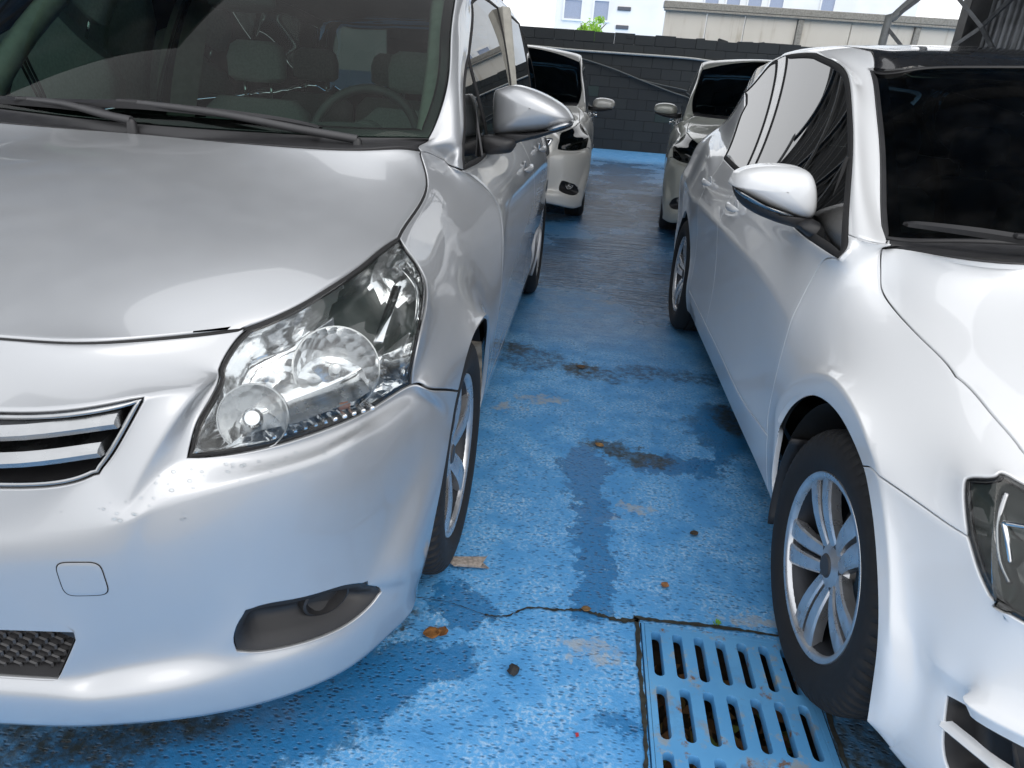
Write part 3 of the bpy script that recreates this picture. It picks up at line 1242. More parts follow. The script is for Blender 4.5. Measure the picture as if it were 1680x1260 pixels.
# ------------------------------------------------------------------ steel canopy over the parked cars
def build_canopy():
    Mst = plain('grey_galvanised_steel', (.15, .155, .16), .5, .5, var=.2)
    Mdk = plain('dark_painted_steel', (.018, .019, .020), .5, var=.2)
    Msh = plain('weathered_corrugated_sheet', (.20, .21, .22), .5, .4, var=.3, scale=6)
    Mrf = plain('grey_roof_sheet', (.15, .155, .165), .7, var=.3, scale=3)
    c = empty('steel_canopy', (3.3, 6.6, 0), 0, 'dark steel canopy with lattice braces and corrugated siding behind the white hatchback', 'canopy')
    ox, oy = 3.3, 6.6
    H = 4.6
    outline = [(-12, 1.2), (-3.0, 1.2), (-1.15, 4.25), (.3, 4.3), (.95, 2.4), (18, 2.4), (18, 11.3), (-12, 11.3)]
    mb = MB()
    tp = [(x - ox, y - oy, H + .10) for x, y in outline]
    bt = [(x - ox, y - oy, H) for x, y in outline]
    k = len(outline)
    mb.add(tp + bt, [tuple(range(k)), tuple(reversed(range(k, 2 * k)))] + [(i, (i + 1) % k, k + (i + 1) % k, k + i) for i in range(k)])
    mb.build('roof_sheet', Mrf, c, smooth=False)
    for y in (4.7, 6.9, 9.1, 11.1):
        mb = MB()
        mb.bar((-12 - ox, y - oy, H - .15), (17.9 - ox, y - oy, H - .15), .12, .26)
        mb.build('beam', Mst, c, smooth=False)
    for i in range(15):
        mb = MB()
        x = -10 + 1.9 * i
        y0 = 2.6 if x > 1.0 else (1.5 if x < -3.0 else 4.5)
        mb.bar((x - ox, y0 - oy, H - .055), (x - ox, 11.2 - oy, H - .055), .06, .10)
        mb.build('purlin', Mst, c, smooth=False)
    # side frame next to the white hatchback
    for (x, y) in ((3.75, 8.6), (4.55, 7.3), (5.6, 5.7)):
        mb = MB()
        mb.box((x - ox, y - oy, H / 2 - .01), (.20, .20, H - .03))
        mb.build('post', Mdk, c, smooth=False, bevel=.006, seg=1)
    a, b = Vector((3.75, 8.6)), Vector((5.6, 5.7))
    for z in (.5, 2.62, 3.6):
        mb = MB()
        mb.bar((a.x - ox, a.y - oy - .14, z), (b.x - ox, b.y - oy - .14, z), .07, .12)
        mb.build('rail', Mst, c, smooth=False)
    d = (b - a)
    nrm = Vector((-d.y, d.x)).normalized()
    if nrm.x < 0:
        nrm = -nrm
    # corrugated sheets set behind the posts
    for s in range(5):
        mb = MB()
        n = 44
        t0, t1 = s / 5, (s + 1) / 5 - .006
        rows = []
        for z in (.2, 3.85):
            r_ = []
            for i in range(n + 1):
                t_ = t0 + (t1 - t0) * i / n
                p = a + d * t_ + nrm * (.16 + .028 * math.sin(i * math.pi / 2.2) + .012 * (s % 2))
                r_.append((p.x - ox, p.y - oy, z))
            rows.append(r_)
        mb.grid(rows)
        o = mb.build('corrugated_sheet', Msh, c, angle=60)
        so = o.modifiers.new('t', 'SOLIDIFY')
        so.thickness = .003
    # X braces in front of the sheets and one open bay to the left
    a2 = Vector((2.95, 9.0))
    for (p, q, n) in ((a2, a, 1), (a, Vector((4.55, 7.3)), 2), (Vector((4.55, 7.3)), b, 2)):
        for i in range(n):
            u0, u1 = p + (q - p) * (i / n), p + (q - p) * ((i + 1) / n)
            for k_ in range(4):
                z0, z1 = .4 + .82 * k_, .4 + .82 * (k_ + 1)
                for fl in (0, 1):
                    mb = MB()
                    za, zb = (z0, z1) if fl == 0 else (z1, z0)
                    mb.bar((u0.x - ox, u0.y - oy - .22 - .03 * fl, za), (u1.x - ox, u1.y - oy - .22 - .03 * fl, zb), .035, .035)
                    mb.build('brace', Mst, c, smooth=False)
    # bent drain pipe
    mb = MB()
    mb.tube(catmull([(a2.x - ox + .05, a2.y - oy - .25, 0), (a2.x - ox + .02, a2.y - oy - .25, 1.95), (a2.x - ox + .07, a2.y - oy - .25, 2.12), (a2.x - ox + .33, a2.y - oy - .25, 2.42), (a2.x - ox + .42, a2.y - oy - .25, 2.58), (a2.x - ox + .42, a2.y - oy - .25, 3.9)], 6), .042, 10)
    mb.build('drain_pipe', M_pvc, c, angle=None)
    # added unseen lattice and dark sheets, to darken reflections in the white car's windows
    Mds = plain('unseen_dark_sheet', (.020, .022, .024), .5, .2, var=.3, scale=6)
    for s in range(5):
        mb = MB()
        n = 44
        rows = []
        for z in (.15, H - .05):
            rows.append([(-2.05 + .025 * math.sin(i * math.pi / 2.2) - ox, 7.2 + (s + i / n * .995) * 1.6 - oy, z) for i in range(n + 1)])
        mb.grid(rows)
        o = mb.build('corrugated_sheet', Mds, c, angle=60)
        so = o.modifiers.new('t', 'SOLIDIFY')
        so.thickness = .003
    for i in range(5):
        y_ = 7.2 + 1.6 * i
        for k_ in range(3):
            for fl in (0, 1):
                z0, z1 = (.4 + 1.3 * k_, 1.7 + 1.3 * k_) if fl == 0 else (1.7 + 1.3 * k_, .4 + 1.3 * k_)
                mb = MB()
                mb.bar((-1.96 - .03 * fl - ox, y_ - oy, z0), (-1.96 - .03 * fl - ox, y_ + 1.6 - oy, z1), .035, .035)
                mb.build('brace', Mst, c, smooth=False)
    for p in ((-11.6, 11.0), (-11.6, 5.0), (17.6, 11.0), (17.6, 4.9), (-11.6, 1.5)):
        mb = MB()
        mb.box((p[0] - ox, p[1] - oy, H / 2 - .01), (.18, .18, H - .03))
        mb.build('post', Mdk, c, smooth=False)
    return c


build_canopy()
SILVER_V = [
    (0.7000, 0.2038, 1.0839), (0.7350, 0.1358, 0.9962), (0.7450, -0.1737, 0.9388), (0.7200, -0.3334, 0.9194), (0.6900, -0.4579, 0.8998),
    (0.6450, -0.5463, 0.8751), (0.6000, -0.6000, 0.8594), (0.4738, -0.7203, 0.8670), (0.3593, -0.7608, 0.8680), (0.1850, -0.7720, 0.8670),
    (0.0000, -0.7850, 0.8660), (0.5700, 0.1047, 1.0850), (0.3700, 0.0619, 1.0829), (0.1900, 0.0927, 1.0781), (0.0000, 0.1137, 1.0767),
    (0.0000, -0.0361, 1.0666), (0.0000, -0.1859, 1.0498), (0.0000, -0.3356, 1.0213), (0.0000, -0.4854, 0.9795), (0.0000, -0.6352, 0.9261),
    (0.2024, -0.0342, 1.0481), (0.3938, -0.0421, 1.0335), (0.5944, 0.0180, 1.0154), (0.2098, -0.2244, 1.0209), (0.4099, -0.2673, 0.9958),
    (0.5957, -0.2539, 0.9692), (0.2071, -0.3759, 0.9950), (0.4046, -0.4187, 0.9718), (0.5724, -0.4100, 0.9490), (0.2028, -0.5181, 0.9594),
    (0.3958, -0.5521, 0.9416), (0.5461, -0.5393, 0.9251), (0.1941, -0.6501, 0.9142), (0.3781, -0.6662, 0.9036), (0.5094, -0.6421, 0.8939),
    (0.5853, -0.6740, 0.8124), (0.5814, -0.7423, 0.7596), (0.5793, -0.7808, 0.7114), (0.6635, -0.7130, 0.6993), (0.7401, -0.6170, 0.6979),
    (0.7939, -0.5255, 0.7013), (0.8416, -0.4419, 0.7151), (0.8520, -0.4161, 0.8166), (0.8100, -0.1973, 0.8589), (0.6630, -0.6206, 0.8292),
    (0.7277, -0.5122, 0.8441), (0.7762, -0.3790, 0.8568), (0.6759, -0.7057, 0.7740), (0.7545, -0.6205, 0.7881), (0.8120, -0.5294, 0.8042),
    (0.5286, -0.7944, 0.8115), (0.4132, -0.8602, 0.8031), (0.2150, -0.8822, 0.8001), (0.0000, -0.8922, 0.7991), (0.5089, -0.8211, 0.7624),
    (0.4755, -0.8458, 0.7065), (0.3989, -0.8792, 0.6915), (0.2100, -0.9012, 0.6885), (0.0000, -0.9092, 0.6875), (0.5831, -0.7321, 0.8042),
    (0.5531, -0.8035, 0.7487), (0.5177, -0.8534, 0.6648), (0.5500, -0.8214, 0.6906), (0.0000, -0.8536, 0.8525), (0.2000, -0.8421, 0.8535),
    (0.3863, -0.8255, 0.8555), (0.5012, -0.7724, 0.8572), (0.4936, -0.8764, 0.6374), (0.5518, -0.8455, 0.6539), (0.6128, -0.8049, 0.6688),
    (0.6841, -0.7407, 0.6717), (0.7526, -0.6545, 0.6684), (0.8063, -0.5565, 0.6718), (0.8542, -0.4415, 0.6691), (0.3300, -0.9050, 0.6200),
    (0.1700, -0.9300, 0.6200), (0.0000, -0.9400, 0.6200), (0.8974, -0.2250, 0.6123), (0.9030, -0.1200, 0.6811), (0.9117, -0.0000, 0.7070),
    (0.9089, 0.1461, 0.6786), (0.9011, 0.2758, 0.5928), (0.8892, 0.3616, 0.4631), (0.8753, 0.3900, 0.3170), (0.8586, 0.3800, 0.2293),
    (0.8971, -0.2750, 0.5745), (0.8939, -0.3450, 0.4685), (0.8814, -0.3700, 0.3629), (0.8644, -0.3650, 0.2526), (0.8462, -0.3500, 0.1743),
    (0.8720, -0.4318, 0.7091), (0.8890, -0.3569, 0.6741), (0.4757, -0.8841, 0.5611), (0.5307, -0.8606, 0.5662), (0.5945, -0.8248, 0.5709),
    (0.6754, -0.7608, 0.5730), (0.7502, -0.6736, 0.5659), (0.8127, -0.5664, 0.5552), (0.8580, -0.4501, 0.5515), (0.4130, -0.8892, 0.4304),
    (0.4618, -0.8709, 0.4218), (0.5130, -0.8489, 0.4180), (0.5747, -0.8185, 0.4188), (0.6441, -0.7781, 0.4168), (0.7088, -0.7162, 0.3995),
    (0.7627, -0.6484, 0.3793), (0.7950, -0.5954, 0.3527), (0.3741, -0.8980, 0.3382), (0.4204, -0.8790, 0.3338), (0.4766, -0.8593, 0.3374),
    (0.5533, -0.8265, 0.3387), (0.6270, -0.7892, 0.3373), (0.7040, -0.7187, 0.2985), (0.7742, -0.6265, 0.2804), (0.8119, -0.5586, 0.3003),
    (0.3637, -0.9165, 0.3066), (0.4259, -0.9024, 0.3033), (0.4925, -0.8811, 0.3024), (0.5668, -0.8464, 0.2970), (0.6404, -0.7953, 0.2823),
    (0.7068, -0.7308, 0.2606), (0.7695, -0.6453, 0.2366), (0.8180, -0.5501, 0.2268), (0.3262, -0.9070, 0.2315), (0.3994, -0.8925, 0.2280),
    (0.4764, -0.8700, 0.2245), (0.5563, -0.8340, 0.2135), (0.6365, -0.7791, 0.1958), (0.7058, -0.7105, 0.1760), (0.7726, -0.6155, 0.1560),
    (0.8207, -0.5136, 0.1535), (0.3200, -0.9150, 0.5700), (0.1600, -0.9380, 0.5700), (0.0000, -0.9460, 0.5700), (0.2000, -0.9210, 0.4340),
    (0.0000, -0.9310, 0.4340), (0.2000, -0.9210, 0.3450), (0.0000, -0.9310, 0.3450), (0.2000, -0.9390, 0.3120), (0.0000, -0.9490, 0.3120),
    (0.2000, -0.9230, 0.2360), (0.0000, -0.9330, 0.2360), (0.8838, -0.3499, 0.6171), (0.8837, -0.3923, 0.5058), (0.8582, -0.5027, 0.3578),
    (0.8581, -0.4768, 0.2765), (0.8501, -0.4620, 0.2126), (0.8495, -0.4438, 0.1599), (0.8362, -0.3500, 0.1443), (0.0000, -0.8397, 0.2210),
    (0.1880, -0.8307, 0.2210), (0.3066, -0.8163, 0.2165), (0.3754, -0.8032, 0.2130), (0.4478, -0.7830, 0.2095), (0.5229, -0.7506, 0.1985),
    (0.5983, -0.7012, 0.1808), (0.6634, -0.6394, 0.1610), (0.7262, -0.5540, 0.1410), (0.7715, -0.4622, 0.1385), (0.7985, -0.3994, 0.1449),
    (0.7861, -0.3500, 0.1293), (0.0000, -0.9007, 0.7433), (0.2125, -0.8917, 0.7443), (0.4061, -0.8697, 0.7473), (0.7933, 0.3194, 1.0300),
    (0.7824, 0.3374, 1.0950), (0.7665, 0.4345, 1.1797), (0.7336, 0.6563, 1.3253), (0.6845, 0.9889, 1.5008), (0.7057, 0.2900, 1.1098),
    (0.7253, 0.3800, 1.2283), (0.7099, 0.5000, 1.3344), (0.6917, 0.6300, 1.4324), (0.7372, 0.3400, 1.0493), (0.8680, 0.4750, 0.9300),
    (0.8972, 0.4900, 0.8000), (0.8974, 0.5000, 0.6200), (0.8844, 0.5000, 0.4500), (0.8711, 0.5000, 0.3170), (0.8515, 0.4950, 0.2150),
    (0.8776, -0.3259, 0.7735), (0.8936, -0.2238, 0.7268), (0.8547, -0.1361, 0.8191), (0.8852, -0.0703, 0.7638), (0.8256, -0.0757, 0.8649),
    (0.8712, 0.0277, 0.7765), (0.8284, 0.1245, 0.9016), (0.8762, 0.1823, 0.7651), (0.8306, 0.3034, 0.9568), (0.8786, 0.3409, 0.7887),
    (0.0000, 0.1300, 1.0980), (0.1976, 0.1410, 1.0988), (0.3811, 0.1739, 1.1012), (0.5575, 0.2275, 1.1052), (0.0000, 0.6800, 1.6500),
    (0.1867, 0.6883, 1.6421), (0.3600, 0.7129, 1.6186), (0.5267, 0.7531, 1.5801), (0.6667, 0.8000, 1.5353), (0.0000, 0.2585, 1.2585),
    (0.2031, 0.2669, 1.2564), (0.3917, 0.2918, 1.2502), (0.5730, 0.3326, 1.2401), (0.0000, 0.3930, 1.4040), (0.1988, 0.4004, 1.3992),
    (0.3833, 0.4223, 1.3849), (0.5608, 0.4582, 1.3615), (0.0000, 0.5335, 1.5345), (0.1937, 0.5402, 1.5275), (0.3735, 0.5600, 1.5065),
    (0.5465, 0.5923, 1.4723), (0.6720, 1.0000, 1.6100), (0.7968, 0.7800, 1.0350), (0.8637, 0.7800, 0.9400), (0.8982, 0.7800, 0.8100),
    (0.8990, 0.7800, 0.6200), (0.8820, 0.7800, 0.4500), (0.8727, 0.7800, 0.3170), (0.8510, 0.7800, 0.2050), (0.7978, 1.1500, 1.0500),
    (0.8637, 1.1500, 0.9400), (0.8982, 1.1500, 0.8100), (0.8990, 1.1500, 0.6200), (0.8820, 1.1500, 0.4500), (0.8727, 1.1500, 0.3170),
    (0.8510, 1.1500, 0.2050), (0.7994, 1.5000, 1.0600), (0.8637, 1.5000, 0.9400), (0.8982, 1.5000, 0.8100), (0.8990, 1.5000, 0.6200),
    (0.8820, 1.5000, 0.4500), (0.8727, 1.5000, 0.3170), (0.8510, 1.5000, 0.2050), (0.8000, 1.6200, 1.0630), (0.8637, 1.6200, 0.9400),
    (0.8982, 1.6200, 0.8100), (0.8990, 1.6200, 0.6200), (0.8820, 1.6200, 0.4500), (0.8727, 1.6200, 0.3170), (0.8510, 1.6200, 0.2050),
    (0.8015, 2.0000, 1.0750), (0.8637, 2.0000, 0.9400), (0.8982, 2.0000, 0.8100), (0.8990, 2.0000, 0.6200), (0.8820, 2.0000, 0.4500),
    (0.8727, 2.0000, 0.3170), (0.8510, 2.0000, 0.2050), (0.8030, 2.3600, 1.0850), (0.8637, 2.3600, 0.9400), (0.8982, 2.3600, 0.8100),
    (0.8990, 2.3600, 0.6200), (0.8820, 2.3600, 0.4500), (0.8727, 2.3600, 0.3170), (0.8510, 2.3600, 0.2050), (0.7975, 2.5000, 1.0900),
    (0.8604, 2.5000, 0.9400), (0.8981, 2.5000, 0.8200), (0.7863, 2.7800, 1.1000), (0.8510, 2.7800, 0.9400), (0.8887, 2.7800, 0.8200),
    (0.7682, 3.0600, 1.1200), (0.8365, 3.0600, 0.9400), (0.8742, 3.0600, 0.8200), (0.7448, 3.2400, 1.1300), (0.8149, 3.2400, 0.9400),
    (0.8526, 3.2400, 0.8200), (0.8978, 2.5100, 0.6000), (0.8929, 2.7800, 0.7050), (0.8743, 3.0600, 0.6000), (0.8515, 3.2500, 0.6000),
    (0.8895, 2.4150, 0.4500), (0.8767, 2.3900, 0.3170), (0.8550, 2.3950, 0.2050), (0.8520, 3.1500, 0.4500), (0.8363, 3.1700, 0.3170),
    (0.8400, 3.2500, 0.4500), (0.8267, 3.2500, 0.3170), (0.6772, 3.4200, 1.1300), (0.7425, 3.4600, 0.9400), (0.7738, 3.4800, 0.8200),
    (0.7727, 3.4900, 0.6000), (0.7612, 3.4900, 0.4500), (0.7491, 3.4800, 0.3170), (0.0000, 3.5000, 1.1300), (0.5000, 3.4800, 1.1300),
    (0.0000, 3.5600, 0.9400), (0.5000, 3.5400, 0.9400), (0.0000, 3.5600, 0.8200), (0.5000, 3.5400, 0.8200), (0.0000, 3.5600, 0.6000),
    (0.5000, 3.5400, 0.6000), (0.0000, 3.5600, 0.4500), (0.5000, 3.5400, 0.4500), (0.0000, 3.5600, 0.3170), (0.5000, 3.5400, 0.3170),
    (0.7658, 0.7085, 1.1946), (0.6723, 1.2800, 1.5450), (0.7690, 1.1942, 1.2183), (0.7275, 1.2371, 1.3816), (0.6776, 1.6600, 1.5400),
    (0.7713, 1.5544, 1.2232), (0.7309, 1.6072, 1.3816), (0.6775, 1.7600, 1.5430), (0.7716, 1.6676, 1.2262), (0.7311, 1.7138, 1.3846),
    (0.6805, 2.0800, 1.5430), (0.7732, 2.0272, 1.2341), (0.7331, 2.0536, 1.3886), (0.6877, 2.3800, 1.5300), (0.7758, 2.3668, 1.2363),
    (0.7376, 2.3734, 1.3831), (0.6717, 2.7800, 1.5050), (0.7594, 2.7800, 1.2377), (0.7215, 2.7800, 1.3713), (0.6631, 3.1200, 1.4700),
    (0.7290, 3.1992, 1.2456), (0.7021, 3.1596, 1.3578), (0.6400, 1.6600, 1.5900), (0.6400, 1.7600, 1.5930), (0.6400, 2.0800, 1.5930),
    (0.6400, 2.3800, 1.5800), (0.6367, 2.7800, 1.5550), (0.6281, 3.1200, 1.5200), (0.0000, 1.6600, 1.6450), (0.2000, 1.6600, 1.6413),
    (0.3800, 1.6600, 1.6297), (0.5400, 1.6600, 1.6119), (0.0000, 1.7600, 1.6480), (0.2000, 1.7600, 1.6443), (0.3800, 1.7600, 1.6327),
    (0.5400, 1.7600, 1.6149), (0.0000, 2.0800, 1.6480), (0.2000, 2.0800, 1.6443), (0.3800, 2.0800, 1.6327), (0.5400, 2.0800, 1.6149),
    (0.0000, 2.3800, 1.6350), (0.2000, 2.3800, 1.6313), (0.3800, 2.3800, 1.6197), (0.5400, 2.3800, 1.6019), (0.0000, 2.7800, 1.6100),
    (0.2000, 2.7800, 1.6063), (0.3800, 2.7800, 1.5947), (0.5400, 2.7800, 1.5769), (0.0000, 3.1200, 1.5750), (0.2000, 3.1200, 1.5713),
    (0.3800, 3.1200, 1.5597), (0.5400, 3.1200, 1.5419), (0.0000, 1.0000, 1.6750), (0.2000, 1.0000, 1.6713), (0.3800, 1.0000, 1.6597),
    (0.5400, 1.0000, 1.6419), (0.0000, 3.4000, 1.5000), (0.2000, 3.4000, 1.5000), (0.3800, 3.3800, 1.4900), (0.5200, 3.3500, 1.4800),
    (0.6200, 3.2800, 1.4600),
]
SILVER_F = [
    ('hood', [
        (14, 15, 20, 13), (13, 20, 21, 12), (12, 21, 22, 11), (11, 22, 1, 0), (15, 16, 23, 20), (20, 23, 24, 21), (21, 24, 25, 22), (22, 25, 2, 1),
        (16, 17, 26, 23), (23, 26, 27, 24), (24, 27, 28, 25), (25, 28, 3, 2), (17, 18, 29, 26), (26, 29, 30, 27), (27, 30, 31, 28), (28, 31, 4, 3),
        (18, 19, 32, 29), (29, 32, 33, 30), (30, 33, 34, 31), (31, 34, 5, 4), (19, 10, 9, 32), (32, 9, 8, 33), (33, 8, 7, 34), (34, 7, 6, 5),
    ]),
    ('headlight', [
        (6, 35, 44, 5), (5, 44, 45, 4), (4, 45, 46, 3), (3, 46, 43, 2), (35, 36, 47, 44), (44, 47, 48, 45), (45, 48, 49, 46), (46, 49, 42, 43),
        (36, 37, 38, 47), (47, 38, 39, 48), (48, 39, 40, 49), (49, 40, 41, 42),
    ]),
    ('bumper_nose', [
        (10, 63, 64, 9), (9, 64, 65, 8), (8, 65, 66, 7), (7, 66, 35, 6), (63, 53, 52, 64), (64, 52, 51, 65), (65, 51, 50, 66), (66, 50, 59, 35),
    ]),
    ('bumper', [
        (50, 54, 60, 59), (54, 55, 61, 60), (35, 59, 36), (59, 60, 37, 36), (60, 61, 62, 37), (61, 67, 68, 62), (62, 68, 69, 37), (37, 69, 70, 38),
        (38, 70, 71, 39), (39, 71, 72, 40), (40, 72, 73, 41), (55, 67, 61), (58, 76, 75, 57), (57, 75, 74, 56), (56, 74, 67, 55), (41, 73, 142, 90),
        (90, 142, 85, 91), (91, 85, 77), (76, 133, 132, 75), (75, 132, 131, 74), (74, 131, 92, 67), (67, 92, 93, 68), (68, 93, 94, 69), (69, 94, 95, 70),
        (70, 95, 96, 71), (71, 96, 97, 72), (72, 97, 98, 73), (73, 98, 143, 142), (142, 143, 86, 85), (133, 135, 134, 132), (132, 134, 99, 131),
        (131, 99, 100, 92), (92, 100, 101, 93), (93, 101, 102, 94), (94, 102, 103, 95), (95, 103, 104, 96), (96, 104, 105, 97), (97, 105, 106, 98),
        (98, 106, 144, 143), (143, 144, 87, 86), (99, 107, 108, 100), (100, 108, 109, 101), (101, 109, 110, 102), (102, 110, 111, 103), (106, 114, 145, 144),
        (144, 145, 88, 87), (137, 139, 138, 136), (136, 138, 115, 107), (107, 115, 116, 108), (108, 116, 117, 109), (109, 117, 118, 110),
        (110, 118, 119, 111), (111, 119, 120, 112), (112, 120, 121, 113), (113, 121, 122, 114), (114, 122, 146, 145), (145, 146, 89, 88),
        (139, 141, 140, 138), (138, 140, 123, 115), (115, 123, 124, 116), (116, 124, 125, 117), (117, 125, 126, 118), (118, 126, 127, 119),
        (119, 127, 128, 120), (120, 128, 129, 121), (121, 129, 130, 122), (122, 130, 147, 146), (146, 147, 148, 89), (141, 149, 150, 140),
        (140, 150, 151, 123), (123, 151, 152, 124), (124, 152, 153, 125), (125, 153, 154, 126), (126, 154, 155, 127), (127, 155, 156, 128),
        (128, 156, 157, 129), (129, 157, 158, 130), (130, 158, 159, 147), (147, 159, 160, 148),
    ]),
    ('intake_hole', [
        (135, 137, 136, 134), (134, 136, 107, 99),
    ]),
    ('fog_hole', [
        (103, 111, 112, 104), (104, 112, 113, 105), (105, 113, 114, 106),
    ]),
    ('grille_hole', [
        (53, 161, 162, 52), (52, 162, 163, 51), (51, 163, 54, 50), (161, 58, 57, 162), (162, 57, 56, 163), (163, 56, 55, 54),
    ]),
    ('fender', [
        (41, 42, 180, 90), (90, 180, 181, 91), (91, 181, 78, 77), (42, 43, 182, 180), (180, 182, 183, 181), (181, 183, 79, 78), (43, 2, 184, 182),
        (182, 184, 185, 183), (183, 185, 80, 79), (2, 1, 186, 184), (184, 186, 187, 185), (185, 187, 81, 80), (1, 186, 188, 0), (186, 187, 189, 188),
        (187, 81, 82, 189), (0, 188, 164, 173), (188, 174, 164), (188, 189, 175, 174), (189, 82, 176, 175), (82, 83, 177, 176), (83, 178, 177),
        (83, 84, 179, 178),
    ]),
    ('cowl', [
        (14, 190, 191, 13), (13, 191, 192, 12), (12, 192, 193, 11), (11, 193, 169, 0),
    ]),
    ('windshield', [
        (190, 199, 200, 191), (191, 200, 201, 192), (192, 201, 202, 193), (193, 202, 170, 169), (199, 203, 204, 200), (200, 204, 205, 201),
        (201, 205, 206, 202), (202, 206, 171, 170), (203, 207, 208, 204), (204, 208, 209, 205), (205, 209, 210, 206), (206, 210, 172, 171),
        (207, 194, 195, 208), (208, 195, 196, 209), (209, 196, 197, 210), (210, 197, 198, 172),
    ]),
    ('pillar', [
        (0, 173, 165, 169), (173, 164, 165), (169, 170, 166, 165), (170, 171, 167, 166), (171, 172, 168, 167), (172, 198, 211, 168),
    ]),
    ('front_door', [
        (164, 174, 213, 212), (212, 213, 220, 219), (219, 220, 227, 226), (226, 227, 234, 233), (174, 175, 214, 213), (213, 214, 221, 220),
        (220, 221, 228, 227), (227, 228, 235, 234), (175, 176, 215, 214), (214, 215, 222, 221), (221, 222, 229, 228), (228, 229, 236, 235),
        (176, 177, 216, 215), (215, 216, 223, 222), (222, 223, 230, 229), (229, 230, 237, 236), (177, 178, 217, 216), (216, 217, 224, 223),
        (223, 224, 231, 230), (230, 231, 238, 237),
    ]),
    ('sill', [
        (178, 179, 218, 217), (217, 218, 225, 224), (224, 225, 232, 231), (231, 232, 239, 238), (238, 239, 246, 245), (245, 246, 253, 252),
    ]),
    ('rear_door', [
        (233, 234, 241, 240), (240, 241, 248, 247), (234, 235, 242, 241), (241, 242, 249, 248), (235, 236, 243, 242), (242, 243, 250, 249),
        (236, 237, 244, 243), (243, 244, 251, 250), (237, 238, 245, 244), (244, 245, 252, 251),
    ]),
    ('quarter_panel', [
        (247, 248, 255, 254), (254, 255, 258, 257), (257, 258, 261, 260), (260, 261, 264, 263), (263, 264, 278, 277), (248, 249, 256, 255),
        (255, 256, 259, 258), (258, 259, 262, 261), (261, 262, 265, 264), (264, 265, 279, 278), (249, 250, 266, 256), (256, 266, 267, 259),
        (259, 267, 268, 262), (262, 268, 269, 265), (265, 269, 280, 279), (250, 251, 270, 266), (251, 252, 271, 270), (252, 253, 272, 271),
        (268, 273, 275, 269), (269, 275, 281, 280), (273, 274, 276, 275), (275, 276, 282, 281),
    ]),
    ('tailgate', [
        (277, 278, 286, 284), (284, 286, 285, 283), (278, 279, 288, 286), (286, 288, 287, 285), (279, 280, 290, 288), (288, 290, 289, 287),
        (280, 281, 292, 290), (290, 292, 291, 289), (281, 282, 294, 292), (292, 294, 293, 291),
    ]),
    ('quarter_glass', [
        (167, 166, 295), (166, 165, 212, 295), (165, 164, 212),
    ]),
    ('front_glass', [
        (168, 167, 298, 296), (296, 298, 301, 299), (167, 295, 297, 298), (298, 297, 300, 301), (295, 212, 219, 297), (297, 219, 226, 300),
    ]),
    ('b_pillar', [
        (299, 301, 304, 302), (301, 300, 303, 304), (300, 226, 233, 303),
    ]),
    ('rear_glass', [
        (302, 304, 307, 305), (305, 307, 310, 308), (304, 303, 306, 307), (307, 306, 309, 310), (303, 233, 240, 306), (306, 240, 247, 309),
    ]),
    ('quarter_window', [
        (308, 310, 313, 311), (311, 313, 316, 314), (310, 309, 312, 313), (313, 312, 315, 316), (309, 247, 257, 312), (312, 257, 263, 315), (247, 254, 257),
        (257, 260, 263),
    ]),
    ('rail', [
        (168, 296, 211), (296, 211, 317, 299), (299, 317, 318, 302), (302, 318, 319, 305), (305, 319, 320, 308), (308, 320, 321, 311), (311, 321, 322, 314),
    ]),
    ('roof', [
        (194, 347, 348, 195), (195, 348, 349, 196), (196, 349, 350, 197), (197, 350, 211, 198), (347, 323, 324, 348), (348, 324, 325, 349),
        (349, 325, 326, 350), (350, 326, 317, 211), (323, 327, 328, 324), (324, 328, 329, 325), (325, 329, 330, 326), (326, 330, 318, 317),
        (327, 331, 332, 328), (328, 332, 333, 329), (329, 333, 334, 330), (330, 334, 319, 318), (331, 335, 336, 332), (332, 336, 337, 333),
        (333, 337, 338, 334), (334, 338, 320, 319), (335, 339, 340, 336), (336, 340, 341, 337), (337, 341, 342, 338), (338, 342, 321, 320),
        (339, 343, 344, 340), (340, 344, 345, 341), (341, 345, 346, 342), (342, 346, 322, 321),
    ]),
    ('rear_window', [
        (343, 351, 352, 344), (344, 352, 353, 345), (345, 353, 354, 346), (346, 354, 355, 322), (314, 322, 355, 316), (316, 355, 277, 315), (315, 277, 263),
        (355, 277, 354), (354, 277, 284, 353), (353, 284, 352), (352, 284, 283, 351),
    ]),
]
SILVER_C = [
    (35, 59, 0.75), (59, 60, 0.75), (60, 61, 0.75), (61, 62, 0.8), (62, 37, 0.8), (67, 68, 0.75), (68, 69, 0.75), (69, 70, 0.75), (70, 71, 0.75),
    (71, 72, 0.45), (141, 140, 0.6), (140, 123, 0.6), (123, 124, 0.6), (124, 125, 0.6), (125, 126, 0.6), (126, 127, 0.6), (127, 128, 0.6),
    (128, 129, 0.6), (129, 130, 0.6), (130, 147, 0.6), (147, 148, 0.6), (135, 134, 0.9), (134, 99, 0.9), (99, 107, 0.9), (107, 136, 0.9), (136, 137, 0.9),
    (103, 104, 0.9), (104, 105, 0.9), (105, 106, 0.9), (111, 112, 0.9), (112, 113, 0.9), (113, 114, 0.9), (103, 111, 0.95), (106, 114, 0.9),
    (99, 99, 0.95), (107, 107, 0.7), (103, 103, 0.15), (111, 111, 0.15), (50, 50, 0.95), (6, 6, 0.5), (53, 52, 0.95), (52, 51, 0.95), (51, 50, 0.95),
    (50, 54, 0.95), (54, 55, 0.95), (55, 56, 0.95), (56, 57, 0.95), (57, 58, 0.95),
]
